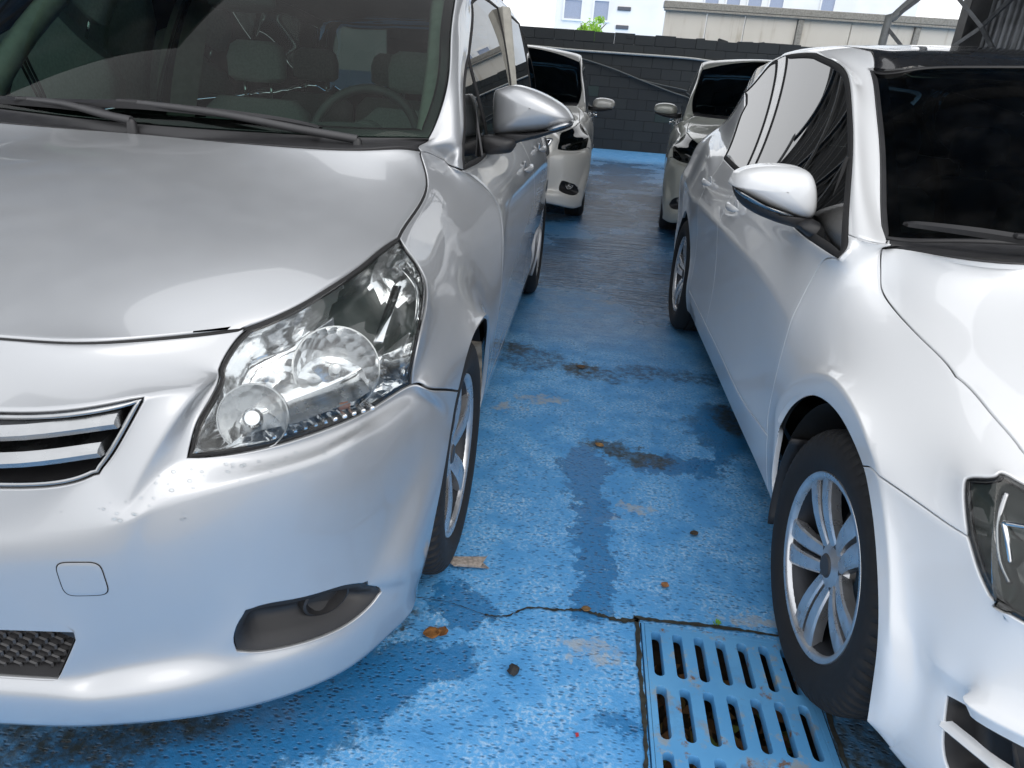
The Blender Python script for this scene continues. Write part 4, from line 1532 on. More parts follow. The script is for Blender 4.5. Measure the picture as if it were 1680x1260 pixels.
WHITE_V = [
    (-0.7550, 0.3790, 0.9608), (-0.7680, 0.3212, 0.9088), (-0.7700, 0.2557, 0.8714), (-0.7660, 0.0636, 0.8440), (-0.7580, -0.0848, 0.8216),
    (-0.7470, -0.1997, 0.8011), (-0.7330, -0.2913, 0.7765), (-0.7022, 0.2491, 0.9820), (-0.5726, 0.1413, 0.9970), (-0.2800, 0.2250, 1.0060),
    (0.0000, 0.2000, 1.0090), (-0.7160, -0.3725, 0.7491), (-0.5850, -0.6200, 0.7050), (-0.4700, -0.6600, 0.7140), (-0.3300, -0.7000, 0.7160),
    (-0.1700, -0.7200, 0.7180), (0.0000, -0.7250, 0.7200), (0.0000, 0.0844, 1.0065), (0.0000, -0.0312, 0.9884), (0.0000, -0.1469, 0.9601),
    (0.0000, -0.2625, 0.9229), (0.0000, -0.3781, 0.8784), (0.0000, -0.4938, 0.8284), (0.0000, -0.6094, 0.7749), (-0.2779, 0.1276, 0.9872),
    (-0.5682, 0.0753, 0.9615), (-0.7055, 0.1884, 0.9375), (-0.2722, 0.0273, 0.9624), (-0.5562, 0.0026, 0.9307), (-0.6995, 0.1203, 0.9032),
    (-0.2628, -0.1115, 0.9334), (-0.5324, -0.1422, 0.9021), (-0.6808, -0.0463, 0.8750), (-0.2526, -0.2369, 0.8997), (-0.5083, -0.2614, 0.8732),
    (-0.6613, -0.1788, 0.8495), (-0.2417, -0.3522, 0.8615), (-0.4841, -0.3620, 0.8423), (-0.6413, -0.2854, 0.8242), (-0.2301, -0.4608, 0.8181),
    (-0.4591, -0.4506, 0.8064), (-0.6201, -0.3744, 0.7945), (-0.2177, -0.5667, 0.7712), (-0.4329, -0.5344, 0.7669), (-0.5970, -0.4559, 0.7615),
    (-0.8276, -0.3236, 0.7344), (-0.8019, -0.3489, 0.7575), (-0.7648, -0.3617, 0.7568), (-0.8295, -0.3826, 0.6636), (-0.8084, -0.4447, 0.6030),
    (-0.7960, -0.4689, 0.5977), (-0.7806, -0.4929, 0.5963), (-0.5900, -0.6000, 0.7050), (-0.4400, -0.7350, 0.6850), (-0.5600, -0.7450, 0.6000),
    (-0.4300, -0.7900, 0.6100), (-0.8090, -0.4189, 0.6776), (-0.7827, -0.4423, 0.6766), (-0.5750, -0.6825, 0.6525), (-0.4350, -0.7625, 0.6475),
    (-0.7880, -0.2588, 0.7598), (-0.7600, -0.3176, 0.7588), (0.0000, -0.8000, 0.6900), (-0.2000, -0.7950, 0.6900), (-0.8910, -0.1224, 0.6319),
    (-0.8920, -0.0478, 0.6526), (-0.8920, 0.0630, 0.6626), (-0.8900, 0.2064, 0.6326), (-0.8860, 0.3260, 0.5544), (-0.8820, 0.3862, 0.4644),
    (-0.8770, 0.3966, 0.3705), (-0.8680, 0.3809, 0.2726), (-0.8520, 0.3350, 0.2050), (-0.8944, -0.1770, 0.6103), (-0.8946, -0.2391, 0.5643),
    (-0.8898, -0.3056, 0.4806), (-0.8810, -0.3398, 0.3979), (-0.8723, -0.3516, 0.3222), (-0.8660, -0.3625, 0.2516), (-0.8970, -0.2013, 0.6565),
    (-0.9000, -0.1474, 0.6876), (-0.9020, -0.0733, 0.7123), (-0.9020, 0.0299, 0.7255), (-0.8990, 0.1793, 0.7010), (-0.8930, 0.3566, 0.6073),
    (-0.8860, 0.4512, 0.4805), (-0.8900, -0.2802, 0.5811), (-0.8800, -0.3374, 0.4888), (-0.8700, -0.3673, 0.4080), (-0.8600, -0.3814, 0.3339),
    (-0.8611, -0.3015, 0.6604), (-0.8541, -0.3331, 0.5679), (-0.8320, -0.4013, 0.5513), (-0.8198, -0.4339, 0.5360), (-0.8084, -0.4620, 0.5270),
    (-0.7802, -0.5185, 0.5355), (-0.8418, -0.3694, 0.4465), (-0.8299, -0.4078, 0.4394), (-0.8173, -0.4439, 0.4409), (-0.8028, -0.4813, 0.4411),
    (-0.7668, -0.5613, 0.4497), (-0.8317, -0.3890, 0.3842), (-0.8174, -0.4198, 0.3869), (-0.8039, -0.4455, 0.3923), (-0.7863, -0.4898, 0.4060),
    (-0.7547, -0.5586, 0.4195), (-0.8269, -0.4041, 0.3179), (-0.8140, -0.4352, 0.3268), (-0.8017, -0.4626, 0.3412), (-0.7754, -0.5244, 0.3540),
    (-0.7482, -0.5794, 0.3682), (-0.8232, -0.4024, 0.2491), (-0.8082, -0.4454, 0.2517), (-0.7860, -0.5005, 0.2756), (-0.7600, -0.5570, 0.2937),
    (-0.7333, -0.6041, 0.3118), (-0.8620, -0.3625, 0.2316), (-0.8380, -0.3696, 0.2116), (-0.8116, -0.3797, 0.1857), (-0.8002, -0.4143, 0.1855),
    (-0.4000, -0.8000, 0.5550), (0.0000, -0.8400, 0.5600), (-0.4000, -0.8150, 0.5000), (0.0000, -0.8450, 0.5000), (-0.4200, -0.7900, 0.4200),
    (0.0000, -0.8300, 0.4200), (-0.4200, -0.8000, 0.3300), (0.0000, -0.8300, 0.3300), (-0.4200, -0.8000, 0.2500), (0.0000, -0.8300, 0.2500),
    (-0.6800, -0.6600, 0.1800), (-0.5800, -0.7300, 0.1800), (-0.5000, -0.7650, 0.1800), (-0.4000, -0.7850, 0.1800), (0.0000, -0.8150, 0.1800),
    (-0.2500, -0.8150, 0.6150), (0.0000, -0.8250, 0.6150), (-0.3200, -0.8150, 0.5570), (-0.1600, -0.8350, 0.5600), (-0.3200, -0.8250, 0.5000),
    (-0.1600, -0.8400, 0.5000), (-0.3200, -0.8050, 0.4200), (-0.1600, -0.8250, 0.4200), (-0.3200, -0.8100, 0.3300), (-0.1600, -0.8260, 0.3300),
    (-0.3200, -0.8100, 0.2500), (-0.1600, -0.8260, 0.2500), (-0.3200, -0.7950, 0.1800), (-0.1600, -0.8100, 0.1800), (-0.8485, -0.3845, 0.2502),
    (-0.8017, -0.3263, 0.2216), (-0.7793, -0.3326, 0.2016), (-0.7548, -0.3417, 0.1757), (-0.7442, -0.3729, 0.1755), (-0.6324, -0.5940, 0.1700),
    (-0.5394, -0.6570, 0.1700), (-0.4650, -0.6885, 0.1700), (-0.3720, -0.7065, 0.1700), (-0.2976, -0.7155, 0.1700), (-0.1488, -0.7290, 0.1700),
    (0.0000, -0.7335, 0.1700), (-0.2500, -0.8100, 0.6500), (0.0000, -0.8200, 0.6500), (-0.8150, -0.0845, 0.7855), (-0.8207, 0.0530, 0.8138),
    (-0.8325, 0.2143, 0.8394), (-0.8454, 0.3163, 0.8800), (-0.8521, -0.2744, 0.7057), (-0.8754, -0.1404, 0.7346), (-0.8772, -0.0095, 0.7695),
    (-0.8798, 0.1726, 0.7756), (-0.8870, 0.3435, 0.7620), (-0.8178, -0.2299, 0.7570), (-0.8680, 0.4460, 0.8891), (-0.8900, 0.4801, 0.7378),
    (-0.8860, 0.5123, 0.6026), (-0.8770, 0.5350, 0.4845), (-0.8680, 0.5171, 0.3656), (-0.8450, 0.4700, 0.2100), (-0.8684, 0.3120, 0.9396),
    (-0.8412, 0.3596, 0.9878), (-0.7896, 0.5731, 1.0846), (-0.7116, 0.9397, 1.2637), (-0.6749, 1.2026, 1.3701), (-0.6535, 1.6253, 1.4300),
    (-0.6442, 2.0969, 1.4388), (-0.6477, 2.3739, 1.4051), (-0.6814, 2.6114, 1.2764), (-0.7000, 3.0200, 1.0800), (-0.7450, 0.3608, 0.9759),
    (-0.7220, 0.5295, 1.0355), (-0.6720, 0.7659, 1.1517), (-0.6220, 1.0057, 1.2750), (-0.5850, 1.2025, 1.3708), (-0.5750, 1.3000, 1.4320),
    (-0.5750, 1.7500, 1.4650), (-0.5750, 2.3000, 1.4550), (-0.5700, 2.8000, 1.4200), (-0.5600, 3.1500, 1.3700), (0.0000, 0.2900, 1.0210),
    (-0.2235, 0.2956, 1.0174), (-0.4172, 0.3109, 1.0077), (-0.5960, 0.3343, 0.9928), (0.0000, 1.0600, 1.4120), (-0.1755, 1.0714, 1.4087),
    (-0.3276, 1.1022, 1.3998), (-0.4680, 1.1492, 1.3862), (0.0000, 0.4735, 1.1375), (-0.2166, 0.4780, 1.1294), (-0.4043, 0.4901, 1.1073),
    (-0.5776, 0.5086, 1.0737), (0.0000, 0.6630, 1.2415), (-0.2016, 0.6712, 1.2343), (-0.3763, 0.6935, 1.2149), (-0.5376, 0.7274, 1.1853),
    (0.0000, 0.8585, 1.3330), (-0.1866, 0.8702, 1.3284), (-0.3483, 0.9021, 1.3158), (-0.4976, 0.9506, 1.2967), (0.0000, 1.3000, 1.4620),
    (-0.2000, 1.3000, 1.4584), (-0.3700, 1.3000, 1.4496), (-0.5000, 1.3000, 1.4393), (0.0000, 1.7500, 1.4950), (-0.2000, 1.7500, 1.4914),
    (-0.3700, 1.7500, 1.4826), (-0.5000, 1.7500, 1.4723), (0.0000, 2.3000, 1.4850), (-0.2000, 2.3000, 1.4814), (-0.3700, 2.3000, 1.4726),
    (-0.5000, 2.3000, 1.4623), (0.0000, 2.8000, 1.4500), (-0.2000, 2.8000, 1.4464), (-0.3700, 2.8000, 1.4376), (-0.5000, 2.8000, 1.4273),
    (0.0000, 3.1500, 1.4000), (-0.2000, 3.1500, 1.3964), (-0.3700, 3.1500, 1.3876), (-0.5000, 3.1500, 1.3773), (-0.8570, 0.8500, 0.9450),
    (-0.8680, 0.8500, 0.8700), (-0.8980, 0.8500, 0.7670), (-0.8740, 0.8500, 0.6000), (-0.8660, 0.8500, 0.4500), (-0.8680, 0.8500, 0.3300),
    (-0.8415, 0.8500, 0.2050), (-0.8452, 1.2500, 0.9550), (-0.8680, 1.2500, 0.8700), (-0.8980, 1.2500, 0.7670), (-0.8740, 1.2500, 0.6000),
    (-0.8660, 1.2500, 0.4500), (-0.8680, 1.2500, 0.3300), (-0.8415, 1.2500, 0.2050), (-0.8367, 1.5500, 0.9620), (-0.8680, 1.5500, 0.8700),
    (-0.8980, 1.5500, 0.7670), (-0.8740, 1.5500, 0.6000), (-0.8660, 1.5500, 0.4500), (-0.8680, 1.5500, 0.3300), (-0.8415, 1.5500, 0.2050),
    (-0.8336, 1.6400, 0.9650), (-0.8680, 1.6400, 0.8700), (-0.8980, 1.6400, 0.7670), (-0.8740, 1.6400, 0.6000), (-0.8660, 1.6400, 0.4500),
    (-0.8680, 1.6400, 0.3300), (-0.8415, 1.6400, 0.2050), (-0.8234, 1.9500, 0.9750), (-0.8680, 1.9500, 0.8700), (-0.8980, 1.9500, 0.7670),
    (-0.8740, 1.9500, 0.6000), (-0.8660, 1.9500, 0.4500), (-0.8680, 1.9500, 0.3300), (-0.8415, 1.9500, 0.2050), (-0.8141, 2.2000, 0.9850),
    (-0.8680, 2.2000, 0.8700), (-0.8980, 2.2000, 0.7670), (-0.8740, 2.2000, 0.6000), (-0.8660, 2.2000, 0.4500), (-0.8680, 2.2000, 0.3300),
    (-0.8415, 2.2000, 0.2050), (-0.8256, 2.3600, 0.9912), (-0.8680, 2.3600, 0.8700), (-0.8980, 2.3600, 0.7670), (-0.8210, 2.6300, 0.9966),
    (-0.8658, 2.6300, 0.8700), (-0.8958, 2.6300, 0.7670), (-0.7942, 2.9500, 1.0030), (-0.8417, 2.9500, 0.8700), (-0.8718, 2.9500, 0.7670),
    (-0.7441, 3.2500, 1.0090), (-0.7943, 3.2500, 0.8700), (-0.8243, 3.2500, 0.7670), (-0.8773, 2.3800, 0.5500), (-0.8821, 2.6300, 0.6550),
    (-0.8533, 2.9200, 0.5500), (-0.7983, 3.2800, 0.5500), (-0.8725, 2.2900, 0.4200), (-0.8706, 2.2750, 0.3060), (-0.8475, 2.2800, 0.2050),
    (-0.8428, 3.0000, 0.4000), (-0.7903, 3.3000, 0.4000), (-0.8334, 3.0200, 0.2800), (-0.7879, 3.2800, 0.2800), (0.0000, 3.4000, 1.0200),
    (-0.4500, 3.3850, 1.0200), (0.0000, 3.4000, 0.8700), (-0.4500, 3.3850, 0.8700), (0.0000, 3.4000, 0.7670), (-0.4500, 3.3850, 0.7670),
    (0.0000, 3.4000, 0.5500), (-0.4500, 3.3850, 0.5500), (0.0000, 3.4000, 0.4000), (-0.4500, 3.3850, 0.4000), (0.0000, 3.4000, 0.2800),
    (-0.4500, 3.3850, 0.2800), (-0.7598, 1.3953, 1.1315), (-0.6970, 1.5285, 1.2920), (-0.7497, 1.7271, 1.1431), (-0.6882, 1.9094, 1.3011),
    (-0.6448, 2.2397, 1.4261), (-0.7481, 1.8310, 1.1429), (-0.7486, 2.0786, 1.1330), (-0.7535, 2.3458, 1.1124), (-0.6879, 2.0298, 1.2963),
    (-0.6914, 2.2149, 1.2768), (-0.7078, 2.4577, 1.2198), (-0.7770, 0.9041, 1.1098), (-0.7057, 1.1762, 1.2821), (-0.6000, 3.2800, 1.1500),
    (0.0000, 3.3200, 1.1800), (-0.2000, 3.3200, 1.1800), (-0.3700, 3.3200, 1.1800), (-0.5000, 3.3200, 1.1800),
]
WHITE_F = [
    ('hood', [
        (10, 17, 24, 9), (9, 24, 25, 8), (8, 25, 26, 7), (7, 26, 1, 0), (17, 18, 27, 24), (24, 27, 28, 25), (25, 28, 29, 26), (26, 29, 2, 1),
        (18, 19, 30, 27), (27, 30, 31, 28), (28, 31, 32, 29), (29, 32, 3, 2), (19, 20, 33, 30), (30, 33, 34, 31), (31, 34, 35, 32), (32, 35, 4, 3),
        (20, 21, 36, 33), (33, 36, 37, 34), (34, 37, 38, 35), (35, 38, 5, 4), (21, 22, 39, 36), (36, 39, 40, 37), (37, 40, 41, 38), (38, 41, 6, 5),
        (22, 23, 42, 39), (39, 42, 43, 40), (40, 43, 44, 41), (41, 44, 11, 6), (23, 16, 15, 42), (42, 15, 14, 43), (43, 14, 13, 44), (44, 13, 12, 11),
    ]),
    ('headlight', [
        (45, 48, 56, 46), (46, 56, 57, 47), (47, 57, 58, 52), (52, 58, 59, 53), (48, 49, 50, 56), (56, 50, 51, 57), (57, 51, 54, 58), (58, 54, 55, 59),
    ]),
    ('bumper', [
        (64, 73, 79), (73, 74, 86, 79), (87, 88, 101, 96), (96, 101, 102, 97), (97, 102, 103, 98), (98, 103, 104, 99), (99, 104, 105, 100),
        (100, 105, 124, 122), (122, 124, 141, 139), (139, 141, 142, 140), (140, 142, 125, 123), (74, 75, 87, 86), (75, 76, 88, 87), (76, 77, 89, 88),
        (77, 78, 149, 89), (78, 116, 117, 149), (88, 89, 106, 101), (101, 106, 107, 102), (102, 107, 108, 103), (89, 149, 111, 106), (106, 111, 112, 107),
        (107, 112, 113, 108), (149, 117, 118, 111), (111, 118, 119, 112), (112, 119, 130, 113), (113, 130, 131, 114), (114, 131, 132, 115),
        (115, 132, 133, 128), (124, 126, 143, 141), (126, 128, 145, 143), (128, 133, 147, 145), (145, 147, 148, 146), (146, 148, 134, 129),
        (116, 150, 151, 117), (117, 151, 152, 118), (118, 152, 153, 119), (119, 153, 154, 130), (130, 154, 155, 131), (131, 155, 156, 132),
        (132, 156, 157, 133), (133, 157, 158, 147), (147, 158, 159, 148), (148, 159, 160, 134), (12, 13, 53, 52), (13, 14, 63, 53), (14, 15, 63),
        (15, 16, 62, 63),
    ]),
    ('bumper_upper', [
        (79, 86, 91, 90), (90, 91, 92, 48), (48, 92, 93, 49), (49, 93, 94, 50), (50, 94, 95, 51), (51, 95, 120, 54), (54, 120, 137, 55), (55, 137, 138, 135),
        (135, 138, 121, 136), (86, 87, 96, 91), (91, 96, 97, 92), (92, 97, 98, 93), (93, 98, 99, 94), (94, 99, 100, 95), (95, 100, 122, 120),
        (120, 122, 139, 137), (137, 139, 140, 138), (138, 140, 123, 121),
    ]),
    ('fog_hole', [
        (103, 108, 109, 104), (104, 109, 110, 105), (105, 110, 126, 124), (108, 113, 114, 109), (109, 114, 115, 110), (110, 115, 128, 126),
    ]),
    ('intake_hole', [
        (141, 143, 144, 142), (142, 144, 127, 125), (143, 145, 146, 144), (144, 146, 129, 127),
    ]),
    ('grille_hole', [
        (53, 59, 161, 63), (63, 161, 162, 62), (59, 55, 135, 161), (161, 135, 136, 162),
    ]),
    ('fender', [
        (6, 11, 52, 47), (11, 12, 52), (5, 6, 47, 61), (61, 47, 46), (60, 61, 46, 45), (4, 5, 61, 60), (4, 60, 172, 163), (3, 4, 163, 164), (2, 3, 164, 165),
        (1, 2, 165, 166), (60, 45, 167, 172), (45, 48, 90, 167), (172, 167, 168, 163), (163, 168, 169, 164), (164, 169, 170, 165), (165, 170, 171, 166),
        (167, 90, 79, 80), (167, 80, 168), (168, 80, 81), (168, 81, 82, 169), (169, 82, 83, 170), (170, 83, 84, 171), (1, 166, 179, 0), (166, 173, 179),
        (166, 171, 174, 173), (171, 84, 175, 174), (84, 85, 176, 175), (85, 177, 176), (85, 70, 71, 177), (71, 72, 178, 177), (0, 179, 180, 189),
    ]),
    ('fender_lip', [
        (79, 80, 65, 64), (80, 81, 66, 65), (81, 82, 67, 66), (82, 83, 68, 67), (83, 84, 69, 68), (84, 85, 70, 69),
    ]),
    ('pillar', [
        (189, 190, 181, 180), (190, 191, 182, 181), (191, 192, 183, 182), (192, 183, 184, 193), (193, 184, 195, 194), (184, 185, 196, 195),
        (186, 187, 198, 197), (185, 320, 196), (320, 186, 197, 196),
    ]),
    ('cowl', [
        (10, 199, 200, 9), (9, 200, 201, 8), (8, 201, 202, 7), (7, 202, 189, 0),
    ]),
    ('windshield', [
        (199, 207, 208, 200), (200, 208, 209, 201), (201, 209, 210, 202), (202, 210, 190, 189), (207, 211, 212, 208), (208, 212, 213, 209),
        (209, 213, 214, 210), (210, 214, 191, 190), (211, 215, 216, 212), (212, 216, 217, 213), (213, 217, 218, 214), (214, 218, 192, 191),
        (215, 203, 204, 216), (216, 204, 205, 217), (217, 205, 206, 218), (218, 206, 193, 192),
    ]),
    ('roof', [
        (203, 219, 220, 204), (204, 220, 221, 205), (205, 221, 222, 206), (206, 222, 194, 193), (219, 223, 224, 220), (220, 224, 225, 221),
        (221, 225, 226, 222), (222, 226, 195, 194), (223, 227, 228, 224), (224, 228, 229, 225), (225, 229, 230, 226), (226, 230, 196, 195),
        (227, 231, 232, 228), (228, 232, 233, 229), (229, 233, 234, 230), (230, 234, 197, 196), (231, 235, 236, 232), (232, 236, 237, 233),
        (233, 237, 238, 234), (234, 238, 198, 197),
    ]),
    ('front_door', [
        (179, 173, 240, 239), (239, 240, 247, 246), (246, 247, 254, 253), (253, 254, 261, 260), (173, 174, 241, 240), (240, 241, 248, 247),
        (247, 248, 255, 254), (254, 255, 262, 261), (174, 175, 242, 241), (241, 242, 249, 248), (248, 249, 256, 255), (255, 256, 263, 262),
        (175, 176, 243, 242), (242, 243, 250, 249), (249, 250, 257, 256), (256, 257, 264, 263), (176, 177, 244, 243), (243, 244, 251, 250),
        (250, 251, 258, 257), (257, 258, 265, 264),
    ]),
    ('rear_door', [
        (260, 261, 268, 267), (267, 268, 275, 274), (261, 262, 269, 268), (268, 269, 276, 275), (262, 263, 270, 269), (269, 270, 277, 276),
        (263, 264, 271, 270), (270, 271, 278, 277), (264, 265, 272, 271), (271, 272, 279, 278),
    ]),
    ('sill', [
        (177, 178, 245, 244), (244, 245, 252, 251), (251, 252, 259, 258), (258, 259, 266, 265), (265, 266, 273, 272), (272, 273, 280, 279),
    ]),
    ('quarter_panel', [
        (274, 275, 282, 281), (281, 282, 285, 284), (284, 285, 288, 287), (287, 288, 291, 290), (275, 276, 283, 282), (282, 283, 286, 285),
        (285, 286, 289, 288), (288, 289, 292, 291), (276, 277, 293, 283), (283, 293, 294, 286), (286, 294, 295, 289), (289, 295, 296, 292),
        (277, 278, 297, 293), (278, 279, 298, 297), (279, 280, 299, 298), (295, 300, 301, 296), (300, 302, 303, 301), (326, 323, 188, 187),
        (323, 274, 281, 188), (188, 281, 284), (188, 284, 287), (188, 287, 290, 329), (187, 188, 329, 198),
    ]),
    ('tailgate', [
        (290, 291, 307, 305), (305, 307, 306, 304), (291, 292, 309, 307), (307, 309, 308, 306), (292, 296, 311, 309), (309, 311, 310, 308),
        (296, 301, 313, 311), (311, 313, 312, 310), (301, 303, 315, 313), (313, 315, 314, 312),
    ]),
    ('front_glass', [
        (180, 179, 239), (181, 180, 239, 327), (182, 181, 327), (183, 182, 327, 328), (183, 328, 317, 184), (184, 317, 319, 185), (328, 327, 316, 317),
        (317, 316, 318, 319), (327, 239, 246, 316), (316, 246, 253, 318),
    ]),
    ('b_pillar', [
        (185, 319, 324, 320), (319, 318, 321, 324), (318, 253, 260, 321),
    ]),
    ('rear_glass', [
        (320, 324, 325, 186), (186, 325, 326, 187), (324, 321, 322, 325), (325, 322, 323, 326), (321, 260, 267, 322), (322, 267, 274, 323),
    ]),
    ('rear_window', [
        (235, 330, 331, 236), (236, 331, 332, 237), (237, 332, 333, 238), (238, 333, 329, 198), (329, 290, 333), (333, 290, 305, 332), (332, 305, 331),
        (331, 305, 304, 330),
    ]),
]
WHITE_C = [
    (116, 117, 0.6), (117, 118, 0.6), (118, 119, 0.6), (119, 130, 0.6), (130, 131, 0.6), (131, 132, 0.6), (132, 133, 0.6), (133, 147, 0.6),
    (147, 148, 0.6), (148, 134, 0.6), (103, 104, 0.95), (104, 105, 0.95), (105, 124, 0.95), (124, 126, 0.95), (126, 128, 0.95), (128, 115, 0.95),
    (115, 114, 0.95), (114, 113, 0.95), (113, 108, 0.95), (108, 103, 0.95), (45, 45, 0.35), (47, 46, 0.9), (46, 45, 0.9), (45, 48, 0.9), (48, 49, 0.9),
    (49, 50, 0.9), (50, 51, 0.9), (51, 54, 0.9), (54, 55, 0.9), (103, 103, 0.8), (97, 98, 0.7), (98, 99, 0.7), (99, 100, 0.7), (100, 122, 0.7),
    (96, 97, 0.35), (82, 81, 0.55), (81, 80, 0.55), (80, 79, 0.55), (79, 86, 0.55), (86, 87, 0.55), (87, 88, 0.55), (83, 82, 0.4), (174, 241, 1),
    (241, 248, 1), (248, 255, 1), (255, 262, 1), (262, 269, 1), (269, 276, 1), (286, 289, 1), (171, 174, 0.5), (177, 244, 0.8), (244, 251, 0.8),
    (251, 258, 0.8), (258, 265, 0.8), (265, 272, 0.8), (272, 279, 0.8), (276, 283, 1), (283, 286, 1),
]
# ------------------------------------------------------------------ car building blocks
def make_wheel(car, sign, x_out, y, z, rad, width, rim_r, style, steer=0.0, spin=0.0, detail=True):
    """a wheel standing on the ground; x_out is the outer tyre face measured from the car's centre line"""
    w = empty('wheel', (sign * (x_out - width / 2), y, z), 0)
    w.parent = car
    w.rotation_euler = (0, 0, (math.pi if sign < 0 else 0) + steer)
    hw = width / 2
    # tyre: cross-section swept round, tread blocks cut by cross grooves
    prof = [(rim_r - .004, hw - .020), (rim_r + .008, hw - .010), (rim_r + .03, hw - .001), (rim_r + .055, hw), (rad - .032, hw - .004), (rad - .020, hw - .009), (rad - .010, hw - .018),
            (rad - .003, hw - .030), (rad, hw - .045), (rad, hw - .060), (rad - .008, hw - .062), (rad - .008, hw - .069), (rad, hw - .071), (rad + .001, .004), (rad - .008, .003), (rad - .008, -.003)]
    full = prof + [(r_, -x) for r_, x in reversed(prof[:-1])]
    n = 264 if detail else 60
    mb = MB()
    rows = []
    for j in range(n):
        a = 2 * math.pi * j / n
        g = detail and (j % 4 == 0)
        row = []
        for i, (r_, x) in enumerate(full):
            rr = r_
            if g and rad - .024 < r_ and abs(x) > hw - .055:
                rr = r_ - .007
            yy, zz = rr * math.cos(a), rr * math.sin(a)
            if zz < -z + .002:
                zz = -z + .002
            row.append((x, yy, zz))
        rows.append(row)
    rows.append(rows[0])
    mb.grid(rows)
    mb.build('tyre', M['rubber'], w, angle=24)
    # barrel + lip
    mb = MB()
    rot = Matrix.Rotation(math.pi / 2, 3, 'Y')
    xo = hw - .014
    mb.lathe([(rim_r - .006, -hw + .02), (rim_r - .020, -hw + .03), (rim_r - .034, -.02), (rim_r - .030, xo - .03), (rim_r - .016, xo - .012)], 64, rot)
    mb.build('rim_barrel', M['alloy_dark'], w, angle=50)
    mb = MB()
    mb.lathe([(rim_r - .018, xo - .016), (rim_r - .015, xo - .004), (rim_r - .008, xo + .001), (rim_r, xo + .001), (rim_r + .003, xo - .004), (rim_r + .002, xo - .014)], 72, rot)
    mb.build('rim', M['alloy'], w, angle=50)
    mb = MB()
    mb.lathe([(.0, -.012), (.055, -.012), (.06, -.02), (rim_r - .055, -.02), (rim_r - .052, -.028), (.0, -.028)], 48, rot)
    mb.build('brake_disc', M['disc'], w, angle=40)

    def spoke(name, a0, off0, off1, r0, r1, w0, w1, x0, x1, th, mat):
        sp = MB()
        rows = []
        k = 6
        for i in range(k + 1):
            t = i / k
            a = a0
            r_ = r0 + (r1 - r0) * t
            wd = w0 + (w1 - w0) * t
            xx = x0 + (x1 - x0) * t + .010 * math.sin(math.pi * t)
            tg = Vector((0, -math.sin(a), math.cos(a)))
            c = Vector((0, math.cos(a) * r_, math.sin(a) * r_)) + tg * (off0 + (off1 - off0) * t)
            rows.append([c + tg * wd / 2 + Vector((xx - .004, 0, 0)), c + tg * wd * .36 + Vector((xx, 0, 0)), c - tg * wd * .36 + Vector((xx, 0, 0)), c - tg * wd / 2 + Vector((xx - .004, 0, 0)),
                         c - tg * wd * .42 + Vector((xx - th, 0, 0)), c + tg * wd * .42 + Vector((xx - th, 0, 0))])
        sp.grid(rows, close=True)
        sp.add(rows[0], [(0, 1, 2, 3, 4, 5)])
        sp.add(rows[-1], [(5, 4, 3, 2, 1, 0)])
        return sp.build(name, mat, w, angle=30)
    if style == 'twin':
        for i in range(5):
            a = spin + i * 2 * math.pi / 5
            for s in (-1, 1):
                spoke('spoke', a, s * .019, s * .034, .040, rim_r - .008, .029, .054, xo - .028, xo - .008, .028, M['alloy'])
            spoke('spoke_web', a, 0, 0, .05, rim_r - .012, .016, .052, xo - .046, xo - .032, .012, M['alloy_dark'])
    else:
        for i in range(5):
            a = spin + i * 2 * math.pi / 5
            spoke('spoke', a, 0, 0, .035, rim_r - .008, .052, .078, xo - .022, xo - .006, .03, M['alloy'])
    mb = MB()
    mb.lathe([(.0, xo - .018), (.026, xo - .018), (.032, xo - .021), (.058, xo - .030), (.066, xo - .044), (.06, xo - .06)], 32, rot)
    mb.build('hub', M['alloy'], w, angle=40)
    mb = MB()
    mb.lathe([(.0, xo - .0145), (.024, xo - .0150), (.028, xo - .019)], 28, rot)
    mb.build('hub_cap', M['plastic_grey'], w, angle=40)
    if detail:
        for i in range(5):
            a = spin + (i + .5) * 2 * math.pi / 5
            mb = MB()
            mb.lathe([(.0, xo - .026), (.008, xo - .027), (.009, xo - .04)], 8, rot, (0, math.cos(a) * .05, math.sin(a) * .05))
            mb.build('wheel_nut', M['plastic_grey'], w, angle=40)
    return w


def pillow(name, outline, y0, front, back, mat, parent, flat_back=False, sub=1, shift=(0, 0)):
    """rounded shell grown from an outline in the x-z plane; front is towards -y"""
    pts = catmull([(x, 0, z) for x, z in outline], 3, closed=True)
    c = Vector((sum(p.x for p in pts) / len(pts), 0, sum(p.z for p in pts) / len(pts)))
    mb = MB()
    rows = []
    prof = [(1.0, back), (1.0, back * .3), (.985, -front * .18), (.93, -front * .45), (.80, -front * .72), (.58, -front * .90), (.30, -front * .98), (.02, -front)]
    if not flat_back:
        prof = [(.02, back), (.5, back * .97), (.82, back * .8)] + prof[:0] + [(.96, back * .45), (1.0, 0.0)] + prof[2:]
    else:
        prof = [(.02, back - .012), (.86, back - .012), (.92, back)] + prof
    for k, dy in prof:
        rows.append([Vector((c.x + (p.x - c.x) * k + shift[0] * (1 - k), y0 + dy, c.z + (p.z - c.z) * k + shift[1] * (1 - k))) for p in pts])
    mb.grid(rows, close=True)
    return mb.build(name, mat, parent, angle=50)


